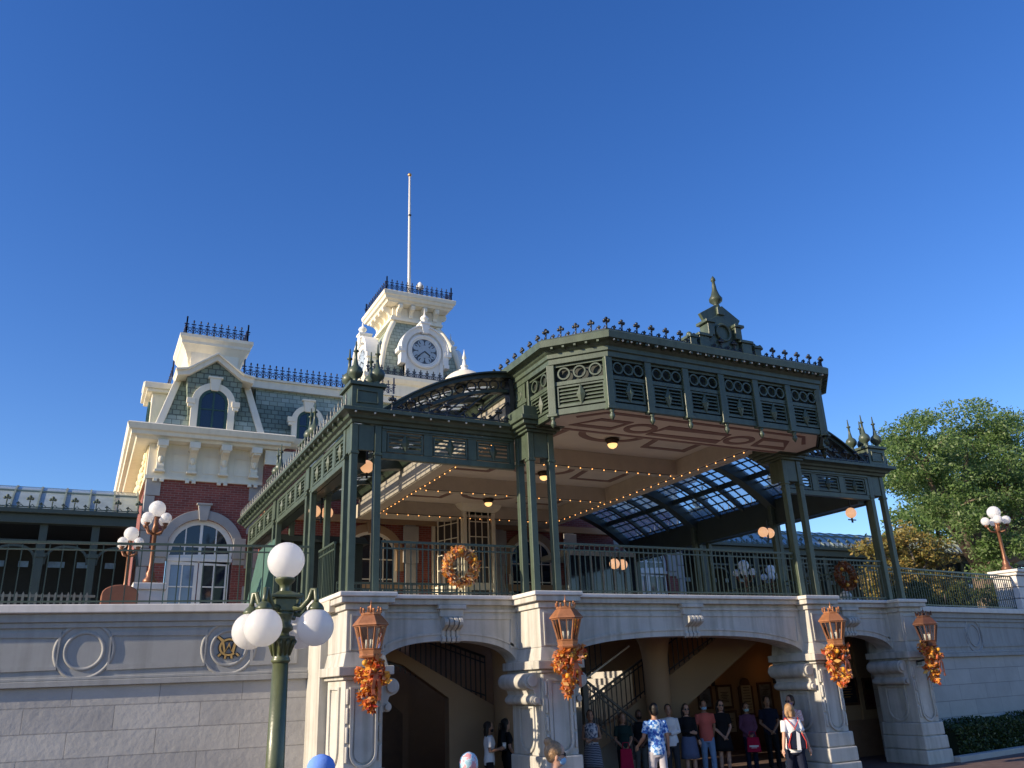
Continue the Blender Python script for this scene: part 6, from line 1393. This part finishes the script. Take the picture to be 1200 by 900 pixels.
def bag(label, x, y, z, w_, h_, d_, m, rot=-25, name='hand_bag', band=None):
    T = thing(name, label, 'bag', (x, y, z)); c, s_ = math.cos(math.radians(rot)), math.sin(math.radians(rot)); F = dict(o=(x, y, z), u=(c, s_, 0), w=(-s_, c, 0))
    b = MB(**F); b.frustum((-w_ * .5, w_ * .5, -d_ * .5, d_ * .5), 0, (-w_ * .42, w_ * .42, -d_ * .25, d_ * .25), h_); b.build('pouch', m, T, 0.015)
    b = MB(**F)
    for e in (-1, 1): b.tube([(-w_ * .28, e * d_ * .25, h_ - .01), (-w_ * .2, e * d_ * .2, h_ + .13), (w_ * .2, e * d_ * .2, h_ + .13), (w_ * .28, e * d_ * .25, h_ - .01)], .008, 6)
    b.build('strap', m, T)
    if band: b = MB(**F); b.box(-w_ * .33, w_ * .33, -d_ * .5 - .012, -d_ * .4, h_ * .36, h_ * .46); b.box(-w_ * .2, w_ * .2, -d_ * .48 - .01, -d_ * .36, h_ * .28, h_ * .31); b.build('printed_band', band, T)
red = cloth('red_cloth', (0.42, 0.012, 0.05)); 
person('long haired woman in white shirt and black mask holding a cup inside the left arch', 7.9, 17.0, 1.56, 75, ('cup', 'cup'), 'tan', 'dark', 'long', whitec, 'short', black, 'shorts', mask=maskblack, fem=True)
person('person in black with a black backpack half hidden by the second pier', 8.56, 17.45, 1.58, 80, ('clasp', 'clasp'), 'fair', 'dark', 'long', black, 'short', black, fem=True)
person('woman in a pale floral sleeveless top and navy zigzag skirt by the stairs', 10.55, 17.2, 1.67, -30, ('waist', 'waist'), 'tan', 'dark', 'tied', floral, 'none', zig, 'skirt', fem=True)
person('woman in a bottle green blouse holding a red bag in front of her', 11.4, 17.25, 1.57, -25, ('clasp', 'clasp'), 'tan', 'brown', 'long', dkgreen, 'short', black, fem=True)
person('man in a black shirt and grey trousers half hidden behind the blue shirt', 12.3, 17.9, 1.58, -20, ('clasp', 'clasp'), 'brown', 'dark', 'short', black, 'short', grey, mask=maskblack)
person('man seen from behind in a sunlit blue flowered shirt and pale trousers', 10.66, 14.9, 1.81, 168, ('down', 'out'), 'tan', 'dark', 'short', hawaii, 'short', khaki, stride=0.35)
person('woman in a white long sleeved blouse beside the blue flowered shirt', 12.66, 17.1, 1.70, -38, ('down', 'waist'), 'tan', 'dark', 'tied', whitec, 'long', dkgrey, fem=True)
person('woman in a black jacket and slate blue skirt wearing sunglasses', 13.24, 17.2, 1.68, -25, ('waist', 'down'), 'fair', 'dark', 'long', black, 'long', slateblue, 'skirt', shades=True, fem=True)
person('man in a coral shirt and light blue jeans with a pale blue mask', 13.95, 17.4, 1.74, -28, ('down', 'back'), 'tan', 'dark', 'short', coral, 'short', denim, mask=maskblue, stride=0.2)
person('woman in a short black dress and sunglasses with her hands clasped low', 14.38, 17.35, 1.72, -30, ('clasp', 'clasp'), 'fair', 'dark', 'long', black, 'short', black, 'dress', shades=True, fem=True)
person('woman in a plum long sleeved shirt and pale teal mask carrying a red bag', 15.46, 17.6, 1.61, -35, ('clasp', 'clasp'), 'tan', 'dark', 'tied', plum, 'long', navy, mask=maskteal, fem=True)
person('man in a navy polo shirt and black trousers with his hands clasped', 16.15, 17.55, 1.74, -32, ('clasp', 'clasp'), 'tan', 'dark', 'short', navy, 'short', black)
person('man in a pale checked shirt with sunglasses and a blue mask against the third pier', 14.96, 15.45, 1.80, -80, ('down', 'clasp'), 'tan', 'dark', 'short', gingham, 'short', navy, mask=masknavy, shades=True)
person('woman walking away in a white T-shirt with brown bobbed hair and a drawstring bag', 13.07, 13.6, 1.70, 155, ('swing', 'swing'), 'fair', 'blond', 'bob', whitec, 'short', navy, stride=0.5, fem=True)
person('woman in the foreground with her hair in a bun, dark glasses and a blue mask', 4.6, 8.3, 1.70, 72, ('down', 'down'), 'fair', 'blond', 'bun', cloth('sky_blue_cloth', (0.2, 0.45, 0.68)), 'short', navy, mask=maskblue, shades=True, fem=True)
person('person in the foreground in a pastel flowered cap, only the cap in view', 3.66, 8.3, 1.655, 150, ('down', 'down'), 'fair', 'brown', 'short', whitec, 'short', navy, cap=(cappat, None))
person('foreground person in a light blue cap with a navy brim beside the lamp post', 1.96, 7.6, 1.775, 75, ('down', 'down'), 'fair', 'brown', 'short', navy, 'short', navy, cap=(cloth('light_blue_cap', (0.16, 0.3, 0.75), 0.06), cloth('navy_cap', (0.015, 0.018, 0.06))))
bag('dark red drawstring bag held by the woman in the bottle green blouse', 11.32, 17.03, 0.4, 0.3, 0.42, 0.1, red)
bag('red tote bag with a white printed band held by the woman in plum', 15.36, 17.38, 0.47, 0.34, 0.34, 0.1, red, -35, 'tote_bag', whitec)
bag('black backpack on the person beside the second pier', 8.4, 17.4, 0.95, 0.28, 0.42, 0.16, black, 80, 'backpack')
T = thing('drawstring_bag', 'navy and white drawstring bag with red cords on the walking woman', 'bag', (12.9, 13.3, 0.85))
F = dict(o=(13.07, 13.6, 0), u=(math.cos(math.radians(155)), math.sin(math.radians(155)), 0), w=(-math.sin(math.radians(155)), math.cos(math.radians(155)), 0))
b = MB(**F); b.prism([(-.16, .86), (.16, .86), (.17, 1.0), (.1, 1.16), (0, 1.22), (-.1, 1.16), (-.17, 1.0)], .14, .22); po = b.build('pouch', navy, T, 0.03)
b = MB(**F); b.prism([(-.05, .85), (.03, .85), (.0, 1.2), (-.06, 1.15)], .221, .226); b.build('white_panel', whitec, po)
b = MB(**F)
for s_ in (-1, 1): b.tube([(s_ * -.02, .17, 1.22), (s_ * .1, .135, 1.38), (s_ * .13, .05, 1.44), (s_ * .13, -.1, 1.36), (s_ * .15, .02, 1.1), (s_ * .16, .15, .88)], .009, 6); b.tube([(s_ * .16, .23, .87), (s_ * .17, .23, 1.0), (s_ * .1, .225, 1.16)], .008, 6)
b.build('red_cord', cloth('red_cord', (0.6, 0.06, 0.05)), T)
T = thing('paper_cup', 'small white paper cup held by the woman inside the left arch', 'cup', (8.22, 16.88, 1.02)); b = MB(); b.lathe([(.03, 0), (.04, .1), (.037, .1), (.028, .01)], (8.2, 16.87, 1.03), 14); b.build('cup', white, T); b = MB(); b.lathe([(.042, .1), (.042, .112), (.03, .118)], (8.2, 16.87, 1.03), 14); b.build('lid', white, T)
